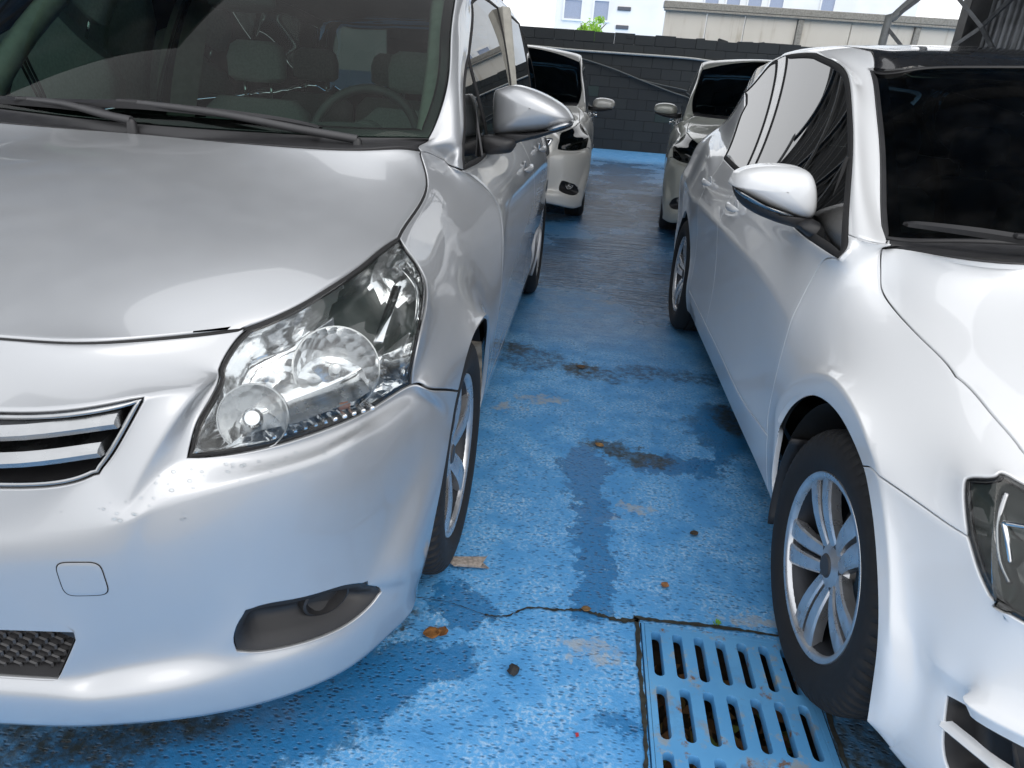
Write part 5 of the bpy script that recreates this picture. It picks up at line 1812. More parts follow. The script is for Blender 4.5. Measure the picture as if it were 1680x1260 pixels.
def seat(car, name, x, y, z, mat, posts=True, wdt=.50, h=.62, head=True):
    s = empty(name, (x, y, z), 0)
    s.parent = car

    def rounded(nm, rows_, mt):
        mb = MB()
        rr = []
        for (cy, cz, w_, d_) in rows_:
            ring = []
            for j in range(20):
                a = 2 * math.pi * j / 20
                ca, sa = math.cos(a), math.sin(a)
                ex = .45
                ring.append((math.copysign(abs(ca) ** ex, ca) * w_ / 2, cy + math.copysign(abs(sa) ** ex, sa) * d_ / 2, cz))
            rr.append(ring)
        mb.grid(rr, close=True)
        mb.add(rr[0], [tuple(range(20))])
        mb.add(rr[-1], [tuple(reversed(range(20)))])
        return mb.build(nm, mt, s, angle=45)
    rounded('cushion', [(-.02, .0, wdt * .9, .46), (-.02, .03, wdt, .52), (-.02, .12, wdt, .52), (-.02, .17, wdt * .92, .46)], mat)
    rounded('backrest', [(.24, .10, wdt * .92, .12), (.26, .16, wdt, .16), (.30, .40, wdt, .15), (.33, h - .06, wdt * .92, .13), (.335, h - .01, wdt * .7, .09)], mat)
    if head:
        rounded('headrest', [(.345, h + .055, .19, .06), (.345, h + .075, .245, .10), (.35, h + .15, .25, .11), (.355, h + .20, .22, .09), (.355, h + .22, .16, .06)], mat)
        for q in (-.06, .06):
            mb = MB()
            mb.tube([(q, .34, h - .03), (q, .345, h + .07)], .006, 8)
            mb.build('headrest_post', M['chrome'], s, angle=None)
    return s


def steering(car, x, y, z, tilt, r=.188):
    s = empty('steering_wheel', (x, y, z), 0)
    s.parent = car
    s.rotation_euler = (R(90 - tilt), 0, 0)
    mb = MB()
    mb.tube([(r * math.cos(a * math.pi / 20), r * math.sin(a * math.pi / 20), 0) for a in range(40)], .017, 10, closed=True)
    mb.build('rim', M['plastic_grey'], s, angle=None)
    mb = MB()
    mb.lathe([(.0, .02), (.06, .018), (.078, .0), (.07, -.03)], 24)
    mb.build('airbag_boss', M['dash'], s, angle=40)
    for a in (0, 180, 270):
        mb = MB()
        d = Vector((math.cos(R(a)), math.sin(R(a)), 0))
        mb.bar(d * .06, d * (r - .008), .045, .016)
        mb.build('spoke', M['dash'], s, bevel=.004)
    return s


def wiper(car, pivot, pts, mid_i, name='wiper'):
    w = empty(name, pivot, 0)
    w.parent = car
    pv = Vector(pivot)
    P_ = [Vector(p) - pv for p in pts]
    mb = MB()
    rows = []
    cu = catmull(P_, 8)
    n = len(cu)
    for i, p in enumerate(cu):
        t = i / (n - 1)
        h = .016 * (.35 + .65 * math.sin(math.pi * min(1, max(0, t))) ** .5)
        rows.append([p + Vector((0, .014, -.004)), p + Vector((0, .010, h * .6)), p + Vector((0, -.004, h)), p + Vector((0, -.016, h * .5)), p + Vector((0, -.014, -.004))])
    mb.grid(rows, close=True)
    mb.build('blade', M['plastic'], w, angle=40)
    q = cu[int(mid_i * (n - 1))] + Vector((0, -.006, .012))
    mb = MB()
    arm = catmull([(0, 0, .012), (P_[0] * .0 + (q - Vector((0, 0, 0))) * .25 + Vector((0, -.01, .012))), q * .6 + Vector((0, -.012, .014)), q], 6)
    mb.tube(arm, [.011 - .0002 * i for i in range(len(arm))], 8)
    mb.build('arm', M['plastic_grey'], w, angle=60)
    mb = MB()
    mb.bar(q + Vector((-.028, 0, .0)), q + Vector((.028, 0, .0)), .018, .012)
    mb.build('blade_clip', M['plastic'], w, bevel=.004)
    mb = MB()
    mb.lathe([(.0, .016), (.008, .015), (.012, .008), (.014, -.02)], 16)
    mb.build('pivot_cap', M['plastic'], w, angle=40)
    return w


def handle(car, sign, x, y, z, mat, L=.17):
    h = empty('door_handle', (sign * x, y, z), 0)
    h.parent = car
    mb = MB()
    rows = []
    for i in range(13):
        t = i / 12
        s_ = math.sin(math.pi * t) ** .35
        cx = sign * (.006 + .026 * math.sin(math.pi * t) ** .5)
        ring = []
        for j in range(10):
            a = 2 * math.pi * j / 10
            ring.append((cx + math.cos(a) * .009 * s_, (t - .5) * L, math.sin(a) * .015 * s_))
        rows.append(ring)
    mb.grid(rows, close=True)
    mb.build('grip', mat, h, angle=60)
    mb = MB()
    rows = []
    for k_, dx in ((.02, .0005), (.6, .0008), (.9, .0022), (1.0, -.002)):
        rows.append([(sign * dx, math.cos(2 * math.pi * j / 20) * .045 * k_ + .012, math.sin(2 * math.pi * j / 20) * .026 * k_) for j in range(20)])
    mb.grid(rows, close=True)
    mb.build('handle_cup', mat, h, angle=60)
    return h


def arch_liner(car, sign, y, z, r, x0, x1, y_span=(-.80, 1.0)):
    mb = MB()
    rows = []
    for x in (x0, x0 + .02, (x0 + x1) / 2, x1):
        k = .93 if x == x0 else 1.0
        rows.append([(sign * x, y + r * k * math.sin(a), z + r * k * math.cos(a)) for a in [y_span[0] * 1.57 + (y_span[1] - y_span[0]) * 1.57 * i / 24 for i in range(25)]])
    mb.grid(rows)
    mb.build('arch_liner', M['liner'], car, angle=50)
    mb = MB()
    ring = [(sign * (x0 + .005), y + r * .96 * math.sin(a), z + r * .96 * math.cos(a)) for a in [y_span[0] * 1.57 + (y_span[1] - y_span[0]) * 1.57 * i / 24 for i in range(25)]]
    mb.add(ring, [tuple(range(25))])
    mb.build('arch_back', M['liner'], car, smooth=False)


def hull_cavity(h, name, names, side, mat, parent, depth, edge=.03, rim=.003, mats=None, pick=None):
    """a recess behind some panels: follows the outline and sinks to depth towards the middle"""
    co, no, q, be, inw = h.region(names, side)
    b = np.unique(be)
    B_ = co[b]
    d = np.array([np.sqrt(((B_ - p) ** 2).sum(1)).min() for p in co])
    t = np.clip(d / edge, 0, 1)
    t = t * t * (3 - 2 * t)
    nn = no.copy()
    avg = no.mean(0)
    avg /= np.linalg.norm(avg)
    nn = nn * .35 + avg * .65
    nn /= np.linalg.norm(nn, axis=1)[:, None]
    v = co - nn * (rim + (depth - rim) * t)[:, None]
    me = bpy.data.meshes.new(name)
    me.from_pydata(v.tolist(), [], [tuple(f) for f in q])
    for m in (mats or [mat]):
        me.materials.append(m)
    if pick:
        cc = v[q].mean(1)
        me.polygons.foreach_set('material_index', [pick(c) for c in cc])
    me.polygons.foreach_set('use_smooth', [True] * len(me.polygons))
    o = bpy.data.objects.new(name, me)
    return link(o, parent)


def lamp_bowl(parent, name, c, axis, r, depth, mat, facets=26, bulb=True):
    ax = Vector(axis).normalized()
    rot = ax.to_track_quat('Z', 'Y').to_matrix()
    mb = MB()
    prof = []
    for i in range(9):
        t = i / 8
        prof.append((r * t + .001, -depth + depth * t * t))
    mb.lathe(prof, facets, rot, c)
    o = mb.build(name, mat, parent, angle=None, fix=False)
    mb = MB()
    mb.lathe([(r, -.003), (r + .001, .0015), (r + .003, .0015), (r + .004, -.012)], 48, rot, c)
    mb.build('bowl_ring', M['satin'], parent, angle=50)
    if bulb:
        mb = MB()
        mb.lathe([(.0, -depth * .25), (.009, -depth * .28), (.012, -depth * .45), (.012, -depth * .8), (.008, -depth)], 16, rot, c)
        mb.build('bulb', M['satin'], parent, angle=50)
    return o


def body_panels(h, car, paint, roof_mat, glass, names_both, sides=(0, 1), roofname='roof'):
    pass


# ------------------------------------------------------------------ the silver car
def build_silver():
    car = empty('silver_car', (-1.14, 1.654, 0), 0, 'silver people carrier with clear headlight and chrome slatted grille', 'car', 'parked cars')
    h = Hull(SILVER_V, SILVER_F, SILVER_C, 3)
    for sd in (0, 1):
        h.fair(['fender'], sd)
    h.fair(['hood'], None, .01)
    h.fair(['bumper_nose'], None, .004)
    h.renormal()
    h.sheet(['windshield'], None, 1)
    for sd in (0, 1):
        h.sheet(['front_glass', 'quarter_glass', 'b_pillar', 'rear_glass'], sd)
    pt = M['silver']
    h.panel('hood', ['hood'], pt, car, gap=.0035, rad=.004)
    bump = h.panel('front_bumper', ['bumper', 'bumper_nose'], pt, car, gap=.0025)
    h.border('hood_seal', ['hood'], M['rubber'], car, w=.0052, h=.0004, off=-.0024, inset=-.0022)
    h.panel('roof', ['roof'], pt, car)
    h.panel('tailgate', ['tailgate'], pt, car)
    h.panel('rear_window', ['rear_window'], M['window_dark'], car)
    h.panel('cowl_panel', ['cowl'], M['plastic'], car, gap=.001)
    ws = h.panel('windshield', ['windshield'], M['windshield'], car, gap=.0015, depth=.005)
    h.border('windshield_seal', ['windshield'], M['frit'], ws, w=.030, h=.0004, off=-.0045)
    for sd in (0, 1):
        sg = 1 if sd == 0 else -1
        h.panel('fender', ['fender'], pt, car, sd)
        for p in ('front_door', 'rear_door'):
            d = h.panel(p, [p], pt, car, sd)
        h.panel('sill', ['sill'], pt, car, sd)
        h.panel('quarter_panel', ['quarter_panel'], pt, car, sd)
        h.panel('a_pillar', ['pillar'], pt, car, sd, gap=.0012)
        h.panel('roof_rail', ['rail'], pt, car, sd, gap=.001)
        h.panel('b_pillar_trim', ['b_pillar'], M['black_gloss'], car, sd)
        for p, nm in (('front_glass', 'front_window'), ('rear_glass', 'rear_door_window'), ('quarter_window', 'quarter_window'), ('quarter_glass', 'corner_window')):
            g = h.panel(nm, [p], M['window_mid'] if nm in ('front_window', 'corner_window') else M['window_dark'], car, sd, depth=.006)
            h.border('window_seal', [p], M['rubber'], g, sd, w=.016, h=.003, off=.0)
        # wheels, liners
        arch_liner(car, sg, 0, .317, .392, .52, .865)
        arch_liner(car, sg, 2.78, .317, .388, .52, .865)
        make_wheel(car, sg, .882, 0, .317, .325, .205, .224, 'five', steer=0, spin=.35)
        make_wheel(car, sg, .882, 2.78, .317, .325, .205, .224, 'five', spin=.9, detail=False)
        # weathered splash guard at the back of the front arch
        mb = MB()
        rows = []
        for x in (.775, .83, .868):
            rows.append([(sg * x, .394 * math.sin(a), .317 + .394 * math.cos(a)) for a in [1.0 + .95 * i / 14 for i in range(15)]])
        mb.grid(rows)
        o = mb.build('splash_guard', plain('muddy_splash_guard', (.24, .21, .17), .9, var=.5, scale=22), car, angle=None)
        so = o.modifiers.new('t', 'SOLIDIFY')
        so.thickness = .004
        # headlight
        lamp = empty('headlight', (0, 0, 0), 0)
        lamp.parent = car
        h.panel('lens', ['headlight'], M['lens'], lamp, sd, gap=.004, rad=.002, depth=.012)
        h.border('lamp_seal', ['headlight'], M['rubber'], lamp, sd, w=.0075, h=.0012, off=-.003)
        hull_cavity(h, 'lamp_housing', ['headlight'], sd, None, lamp, .085, .04, .006, [M['reflector'], M['lamp_dark']],
                    lambda c: 1 if -.41 < c[1] < -.25 and c[2] > .765 else 0)
        ax = (sg * .42, -.80, .42)
        lamp_bowl(lamp, 'main_reflector', (sg * .728, -.535, .775), ax, .074, .062, M['reflector'], 30)
        lamp_bowl(lamp, 'side_reflector', (sg * .640, -.688, .740), (sg * .30, -.85, .42), .053, .05, M['reflector'], 22)
        mb = MB()
        mb.lathe([(.0, .004), (.012, .003), (.016, -.004)], 16, Vector((sg * .30, -.85, .42)).to_track_quat('Z', 'Y').to_matrix(), (sg * .645, -.70, .746))
        mb.build('bulb_shield', M['chrome'], lamp, angle=40)
        # ribbed indicator tray
        mb = MB()
        for i in range(11):
            t = i / 10
            p0 = Vector((sg * (.665 + .125 * t), -.688 + .135 * t, .716 + .004 * t))
            mb.box(p0 - Vector((0, -.006, .006)), (.009, .030, .007), Matrix.Rotation(sg * R(45), 3, 'Z'))
        mb.build('indicator_ribs', M['reflector'], lamp, bevel=.002, seg=1)
        mb = MB()
        mb.box((sg * .752, -.574, .722), (.026, .012, .014), Matrix.Rotation(sg * R(45), 3, 'Z'))
        mb.build('indicator_bulb', M['amber'], lamp, bevel=.006)
        mb = MB()
        mb.grid([[(sg * .62, -.70, .712), (sg * .70, -.655, .722), (sg * .77, -.56, .728), (sg * .80, -.48, .735)], [(sg * .60, -.64, .735), (sg * .67, -.60, .738), (sg * .735, -.52, .742), (sg * .77, -.45, .748)]])
        mb.build('reflector_step', M['satin'], lamp)
        mb = MB()
        mb.bar((sg * .786, -.475, .81), (sg * .775, -.30, .868), .018, .004)
        mb.build('lamp_trim', M['chrome'], lamp, bevel=.001)
        mb = MB()
        mb.tube(catmull([(sg * .762, -.20, .878), (sg * .800, -.235, .850), (sg * .826, -.33, .825), (sg * .833, -.415, .78), (sg * .826, -.452, .738)], 6), .0055, 8)
        mb.build('lamp_trim', M['chrome'], lamp, angle=None)
        # fog lamp recess
        fog = empty('fog_lamp', (0, 0, 0), 0)
        fog.parent = car
        hull_cavity(h, 'fog_recess', ['fog_hole'], sd, M['plastic'], fog, .050, .05, .004)
        mb = MB()
        rot = Vector((sg * .72, -.69, -.02)).to_track_quat('Z', 'Y').to_matrix()
        mb.lathe([(.0, -.022), (.034, -.020), (.038, -.010), (.042, .0), (.047, -.002), (.052, -.03)], 36, rot, (sg * .733, -.646, .345))
        for v in mb.v:
            v.z = .345 + (v.z - .345) * .78
        mb.build('fog_cover', M['plastic'], fog, angle=40)
        # door mirror
        mr = empty('door_mirror', (0, 0, 0), 0)
        mr.parent = car
        f = lambda pts: [(sg * x, z) for x, z in pts]
        pillow('mirror_cap', f([(0.802, 1.222), (0.823, 1.238), (0.868, 1.251), (0.929, 1.242), (0.991, 1.221), (1.039, 1.196), (1.065, 1.17), (1.069, 1.152), (1.039, 1.133), (0.97, 1.116), (0.889, 1.103), (0.812, 1.096), (0.802, 1.151)]), .80, .10, .05, pt, mr, True, shift=(0, .01))
        pillow('mirror_base', f([(0.812, 1.100), (0.889, 1.106), (0.97, 1.119), (1.039, 1.136), (1.066, 1.15), (1.062, 1.135), (1.008, 1.113), (0.951, 1.092), (0.895, 1.076), (0.861, 1.062), (0.806, 1.058)]), .80, .085, .045, M['plastic'], mr, False)
        pillow('mirror_stalk', f([(0.77, 1.09), (0.86, 1.093), (0.892, 1.085), (0.883, 1.054), (0.86, 1.042), (0.78, 1.036)]), .74, .05, .08, M['plastic'], mr, False)
        pillow('indicator_lens', f([(0.976, 1.121), (0.999, 1.138), (1.040, 1.154), (1.068, 1.158), (1.068, 1.147), (1.04, 1.133), (1.001, 1.119)]), .77, .063, .03, M['satin'], mr, False)
        handle(car, sg, .868, 1.36, .93, pt)
        handle(car, sg, .866, 2.12, .945, pt)
        # division bar of the corner window
        mb = MB()
        mb.bar((sg * .800, .60, 1.04), (sg * .742, .66, 1.26), .008, .014)
        mb.build('division_bar', M['plastic_grey'], car, bevel=.002)
    h.liner('inner_shell', ['hood', 'bumper', 'bumper_nose', 'fender', 'front_door', 'rear_door', 'sill', 'quarter_panel', 'pillar', 'rail', 'roof', 'tailgate', 'b_pillar'], M['liner'], car, .0135)
    # under tray
    mb = MB()
    mb.box((0, 1.5, .19), (1.50, 3.6, .02))
    mb.box((0, -.58, .22), (1.0, .54, .02))
    mb.build('underbody', M['liner'], car, smooth=False)
    # ---- grille
    gr = empty('grille', (0, 0, 0), 0)
    gr.parent = car
    hull_cavity(h, 'grille_recess', ['grille_hole'], None, M['plastic'], gr, .075, .02, .004)
    h.border('grille_surround', ['grille_hole'], M['satin'], gr, w=.007, h=.002, off=-.004)
    def slat(rt, md, ctr, hh, dd):
        mb = MB()
        path = [Vector(rt), Vector(md), Vector((md[0] * .5, (md[1] + ctr[1]) / 2 - .006, (md[2] + ctr[2]) / 2)), Vector(ctr)]
        path = path + [Vector((-p.x, p.y, p.z)) for p in reversed(path[:-1])]
        cu = catmull(path, 6)
        rows = []
        for p in cu:
            rows.append([p + Vector((0, .0, hh * .5)), p + Vector((0, -.010, hh * .15)), p + Vector((0, -.012, -hh * .05)), p + Vector((0, -.006, -hh * .5)), p + Vector((0, dd, -hh * .35)), p + Vector((0, dd, hh * .75))])
        mb.grid(rows, close=True)
        mb.add(rows[0], [(0, 1, 2, 3, 4, 5)])
        mb.add(rows[-1], [(5, 4, 3, 2, 1, 0)])
        mb.build('slat', M['satin'], gr, angle=25)
    slat((.503, -.818, .783), (.372, -.876, .776), (0, -.900, .772), .022, .05)
    slat((.482, -.835, .742), (.370, -.884, .737), (0, -.908, .733), .022, .05)
    for z_ in (.795, .757, .715):
        for x in (-.40, -.2, 0, .2, .40):
            mb = MB()
            yy = -.86 + .10 * (x / .4) ** 2 * .3
            mb.box((x, yy + .02, z_), (.004, .03, .03))
            mb.build('grille_rib', M['plastic_grey'], gr, smooth=False)
    # ---- lower intake with honeycomb
    it = empty('lower_intake', (0, 0, 0), 0)
    it.parent = car
    hull_cavity(h, 'intake_recess', ['intake_hole'], None, M['plastic'], it, .06, .02, .004)
    mb = MB()
    s_ = .0135
    zz, r_i = .335, 0
    while zz < .45:
        off = 0 if r_i % 2 == 0 else s_ * .87
        x = -.44 + off
        while x < .44:
            zt = zz
            lim = .385 + (zt - .345) * .45
            if abs(x) < lim:
                yb = -.918 + .05 * (x / .4) ** 2
                o_ = [Vector((x + s_ * 1.02 * math.sin(k * math.pi / 3), yb, zt + s_ * 1.02 * math.cos(k * math.pi / 3) * .62)) for k in range(6)]
                i_ = [Vector((x + s_ * .80 * math.sin(k * math.pi / 3), yb - .003, zt + s_ * .78 * math.cos(k * math.pi / 3) * .62)) for k in range(6)]
                b_ = [v + Vector((0, .02, 0)) for v in i_]
                mb.grid([o_, i_, b_], close=True)
            x += s_ * 1.74
        zz += s_ * 1.5 * .62
        r_i += 1
    mb.build('honeycomb', M['plastic_grey'], it, smooth=False)
    # ---- towing eye cover, drops: laid on the bumper skin
    from mathutils.bvhtree import BVHTree
    bv = BVHTree.FromPolygons([tuple(v) for v in h.co], [tuple(f) for f in h.faces_of(['bumper'])])

    def skin(x, z, off):
        hit = bv.ray_cast(Vector((x, -2, z)), Vector((0, 1, 0)))
        return hit[0] + hit[1] * off if hit[0] else Vector((x, -.9, z))
    def rr_pt(a, k):
        ca, sa = math.cos(a), math.sin(a)
        e = .42
        return .451 + math.copysign(abs(ca) ** e, ca) * .0315 * k, .543 + math.copysign(abs(sa) ** e, sa) * .034 * k
    mb = MB()
    rows = [[skin(*rr_pt(2 * math.pi * j / 48, k), .0012) for j in range(48)] for k in (.02, .4, .75, .93)] + [[skin(*rr_pt(2 * math.pi * j / 48, k), o) for j in range(48)] for k, o in ((.965, .0009), (.975, -.001))]
    mb.grid(rows, close=True)
    tc = mb.build('tow_cover', pt, car, angle=60)
    mb = MB()
    rows = [[skin(*rr_pt(2 * math.pi * j / 48, k), .0006) for j in range(48)] for k in (.96, 1.015)]
    mb.grid(rows, close=True)
    mb.build('cover_gap', M['liner'], tc, smooth=False)
    # water drops
    fc = h.faces_of(['bumper'], 0)
    cen = h.co[fc].mean(1)
    nrm = h.no[fc].mean(1)
    rnd_ = random.Random(8)
    ok = [i for i in range(len(fc)) if (.46 < cen[i][0] < .80 and nrm[i][2] > .45 and .60 < cen[i][2] < .72)]
    ok2 = [i for i in range(len(fc)) if (.30 < cen[i][0] < .62 and .55 < cen[i][2] < .68)]
    mb = MB()
    for k in range(80):
        i = rnd_.choice(ok if k < 56 else ok2)
        c = Vector(cen[i]) + Vector((rnd_.uniform(-.008, .008), rnd_.uniform(-.006, .006), 0)) * .5
        n_ = Vector(nrm[i]).normalized()
        r0 = rnd_.choice((.0013, .0017, .0022, .0028)) * (1 if k < 56 else .7)
        rot = n_.to_track_quat('Z', 'Y').to_matrix()
        o0 = len(mb.v)
        mb.lathe([(r0, -.0004), (r0 * .93, r0 * .28), (r0 * .6, r0 * .5), (r0 * .02, r0 * .58)], 8, rot, c)
        ex = rnd_.uniform(1, 1.7)
        for v in mb.v[o0:]:
            v.x = c.x + (v.x - c.x) * ex
    d = mb.build('water_drops', M['water'], car, angle=None)
    d['kind'] = 'stuff'
    # ---- wipers
    wiper(car, (.545, .165, 1.090), [(.44, .19, 1.118), (.30, .185, 1.128), (.009, .152, 1.138), (-.20, .165, 1.130), (-.40, .20, 1.124)], .58)
    wiper(car, (-.030, .118, 1.095), [(-.10, .14, 1.118), (-.25, .165, 1.122), (-.471, .222, 1.118), (-.60, .27, 1.122)], .5)
    # ---- cabin
    mb = MB()
    rows = []
    for (y, z, zc) in ((.20, 1.005, 1.01), (.42, 1.045, 1.055), (.66, 1.065, 1.09), (.80, 1.03, 1.06), (.86, .92, .95), (.84, .6, .6)):
        rows.append([(x, y + .10 * abs(x / .7) ** 2, z + (zc - z) * math.exp(-((x - .0) / .25) ** 2) + (.035 * math.exp(-((x - .36) / .17) ** 2) if .5 < y < .83 else 0)) for x in [(-.74 + 1.48 * i / 28) for i in range(29)]])
    mb.grid(rows)
    mb.build('dashboard', M['dash'], car, angle=60)
    steering(car, .352, .83, 1.035, 28)
    seat(car, 'front_seat', .36, 1.22, .42, M['fabric'], h=.70)
    seat(car, 'front_seat', -.36, 1.22, .42, M['fabric'], h=.70)
    for x in (-.45, 0, .45):
        seat(car, 'rear_seat', x, 2.15, .42, M['fabric'], h=.70, wdt=.45)
    mb = MB()
    mb.box((0, 1.7, .36), (1.5, 3.0, .02))
    mb.build('cabin_floor', M['fabric_dark'], car, smooth=False)
    for sg in (-1, 1):
        mb = MB()
        mb.tube(catmull([(sg * .675, .38, 1.08), (sg * .655, .60, 1.30), (sg * .60, .90, 1.545)], 5), .035, 8)
        mb.build('pillar_trim', M['trim'], car, angle=None)
        mb = MB()
        mb.bar((sg * .78, 1.60, .95), (sg * .675, 1.70, 1.53), .05, .12)
        mb.build('pillar_trim', M['trim'], car, bevel=.01)
    pillow('cabin_mirror', [(-.11, 1.44), (-.10, 1.475), (0, 1.485), (.10, 1.475), (.11, 1.44), (.10, 1.41), (0, 1.40), (-.10, 1.41)], .72, .03, .02, M['plastic'], car, False)
    return car, h


SILVER_CAR, SH = build_silver()


# ------------------------------------------------------------------ the white hatchback
def build_white():
    car = empty('white_hatchback', (1.475, 1.385, 0), R(.89), 'glossy white hatchback with black roof parked with its wheel on the grate', 'car', 'parked cars')
    h = Hull(WHITE_V, WHITE_F, WHITE_C, 3)
    for sd in (0, 1):
        h.fair(['fender'], sd)
        h.fair(['fender_lip'], sd, .02)
    h.fair(['bumper_upper'], None, .004)
    h.fair(['hood'], None, .01)
    h.renormal()
    h.sheet(['windshield'], None, 1)
    for sd in (0, 1):
        h.sheet(['front_glass', 'b_pillar', 'rear_glass'], sd)
    pt = M['white']
    h.panel('hood', ['hood'], pt, car, gap=.0018)
    h.panel('front_bumper', ['bumper', 'bumper_upper'], pt, car, gap=.0012)
    h.panel('roof', ['roof'], M['black_gloss'], car)
    h.panel('tailgate', ['tailgate'], pt, car)
    h.panel('rear_window', ['rear_window'], M['window_dark'], car)
    h.panel('cowl_panel', ['cowl'], M['plastic'], car, gap=.001)
    ws = h.panel('windshield', ['windshield'], M['windshield_dark'], car, gap=.0015, depth=.005)
    h.border('windshield_seal', ['windshield'], M['plastic'], ws, w=.014, h=.004, off=-.001)
    h.border('windshield_band', ['windshield'], M['frit'], ws, w=.030, h=.0004, off=-.0045, inset=.010)
    for sd in (0, 1):
        sg = -1 if sd == 0 else 1
        h.panel('fender', ['fender', 'fender_lip'], pt, car, sd, gap=.0012)
        for p in ('front_door', 'rear_door'):
            h.panel(p, [p], pt, car, sd, gap=.0016)
        h.panel('sill', ['sill'], pt, car, sd, gap=.001)
        h.panel('quarter_panel', ['quarter_panel'], pt, car, sd, gap=.0014)
        h.panel('a_pillar', ['pillar'], pt, car, sd, gap=.001)
        h.panel('b_pillar_trim', ['b_pillar'], M['black_gloss'], car, sd)
        for p, nm in (('front_glass', 'front_window'), ('rear_glass', 'rear_door_window')):
            g = h.panel(nm, [p], M['window_dark'], car, sd, depth=.006)
            h.border('window_seal', [p], M['rubber'], g, sd, w=.020, h=.003, off=.0)
        arch_liner(car, sg, 0, .306, .37, .50, .868)
        arch_liner(car, sg, 2.63, .306, .37, .50, .86)
        make_wheel(car, sg, .877, 0, .306, .314, .205, .212, 'twin', steer=R(1.5), spin=-math.pi / 2 + .02)
        make_wheel(car, sg, .874, 2.63, .306, .314, .205, .212, 'twin', spin=.5, detail=False)
        mb = MB()
        rows = []
        for x in (.79, .84, .872):
            rows.append([(sg * x, .357 * math.sin(a), .306 + .357 * math.cos(a)) for a in [1.12 + .8 * i / 12 for i in range(13)]])
        mb.grid(rows)
        o = mb.build('splash_guard', M['plastic'], car, angle=None)
        so = o.modifiers.new('t', 'SOLIDIFY')
        so.thickness = .006
        # lamp
        lamp = empty('headlight', (0, 0, 0), 0)
        lamp.parent = car
        h.panel('lens', ['headlight'], M['lens'], lamp, sd, gap=.003, rad=.002, depth=.012)
        h.border('lamp_seal', ['headlight'], M['frit'], lamp, sd, w=.010, h=.0012, off=-.003)
        hull_cavity(h, 'lamp_housing', ['headlight'], sd, M['lamp_dark'], lamp, .075, .05, .006)
        ax = (sg * .5, -.80, .1)
        lamp_bowl(lamp, 'main_reflector', (sg * .735, -.515, .690), ax, .058, .055, M['reflector'], 26)
        lamp_bowl(lamp, 'side_reflector', (sg * .60, -.62, .672), (sg * .3, -.95, .1), .052, .05, M['reflector'], 26)
        mb = MB()
        mb.tube(catmull([(sg * .792, -.372, .742), (sg * .802, -.395, .70), (sg * .797, -.42, .655), (sg * .782, -.44, .625)], 6), .0045, 8)
        mb.build('light_guide', M['satin'], lamp, angle=None)
        mb = MB()
        mb.tube(catmull([(sg * .805, -.41, .712), (sg * .775, -.468, .736), (sg * .72, -.545, .737), (sg * .64, -.61, .728)], 6), .004, 8)
        mb.build('lamp_trim', M['chrome'], lamp, angle=None)
        mb = MB()
        mb.tube(catmull([(sg * .805, -.41, .712), (sg * .80, -.425, .69), (sg * .792, -.438, .66)], 6), .004, 8)
        mb.build('lamp_trim', M['chrome'], lamp, angle=None)
        # fog intake with a white fin
        fog = empty('fog_intake', (0, 0, 0), 0)
        fog.parent = car
        hull_cavity(h, 'intake_recess', ['fog_hole'], sd, M['plastic'], fog, .06, .03, .004)
        mb = MB()
        fin = catmull([(sg * .806, -.455, .342), (sg * .776, -.522, .352), (sg * .746, -.578, .360), (sg * .60, -.712, .365), (sg * .43, -.792, .365)], 6)
        rows = [[p + Vector((0, .035, .005)), p + Vector((0, -.002, .006)), p + Vector((sg * .003, -.005, .0)), p + Vector((0, 0, -.006)), p + Vector((0, .035, -.005))] for p in fin]
        mb.grid(rows, close=True)
        mb.build('fin', pt, fog, angle=50)
        # mirror
        mr = empty('door_mirror', (0, 0, 0), 0)
        mr.parent = car
        f = lambda pts: [(-sg * x, z) for x, z in pts]
        pillow('mirror_cap', f([(-1.08, 1.052), (-1.071, 1.078), (-1.038, 1.096), (-0.984, 1.107), (-0.921, 1.107), (-0.887, 1.097), (-0.867, 1.072), (-0.854, 1.034), (-0.849, 0.999), (-0.857, 0.979), (-0.878, 0.977), (-0.908, 0.983), (-0.977, 1.001), (-1.039, 1.025), (-1.075, 1.043)]), .64, .085, .05, pt, mr, True, shift=(0, .006))
        pillow('mirror_base', f([(-1.078, 1.047), (-1.039, 1.028), (-0.978, 1.004), (-0.909, 0.986), (-0.858, 0.982), (-0.847, 0.961), (-0.871, 0.948), (-0.901, 0.952), (-0.952, 0.962), (-1.014, 0.982), (-1.057, 1.009)]), .64, .07, .045, M['plastic'], mr, False)
        pillow('indicator_lens', f([(-1.076, 1.043), (-1.043, 1.028), (-0.983, 1.006), (-0.918, 0.990), (-0.91, 0.981), (-0.977, 0.993), (-1.036, 1.013), (-1.068, 1.031)]), .615, .060, .03, M['satin'], mr, False)
        pillow('mirror_stalk', f([(-0.905, 0.968), (-0.86, 0.982), (-0.80, 0.945), (-0.80, 0.915), (-0.84, 0.922), (-0.87, 0.938)]), .58, .045, .06, M['plastic'], mr, False)
        handle(car, sg, .868, 1.49, .868, pt)
        handle(car, sg, .866, 2.15, .878, pt)
        mb = MB()
        mb.bar((sg * .838, .56, .955), (sg * .775, .70, 1.135), .012, .014)
        mb.build('division_bar', M['rubber'], car, bevel=.003)
    h.liner('inner_shell', ['hood', 'fender', 'fender_lip', 'front_door', 'rear_door', 'sill', 'quarter_panel', 'pillar', 'roof', 'tailgate', 'b_pillar'], M['liner'], car, .0135)
    hull_cavity(h, 'grille_recess', ['grille_hole'], None, M['plastic'], car, .04, .02, .004)
    hull_cavity(h, 'intake_recess', ['intake_hole'], None, M['plastic'], car, .05, .02, .004)
    mb = MB()
    mb.box((0, 1.45, .17), (1.45, 3.5, .02))
    mb.build('underbody', M['liner'], car, smooth=False)
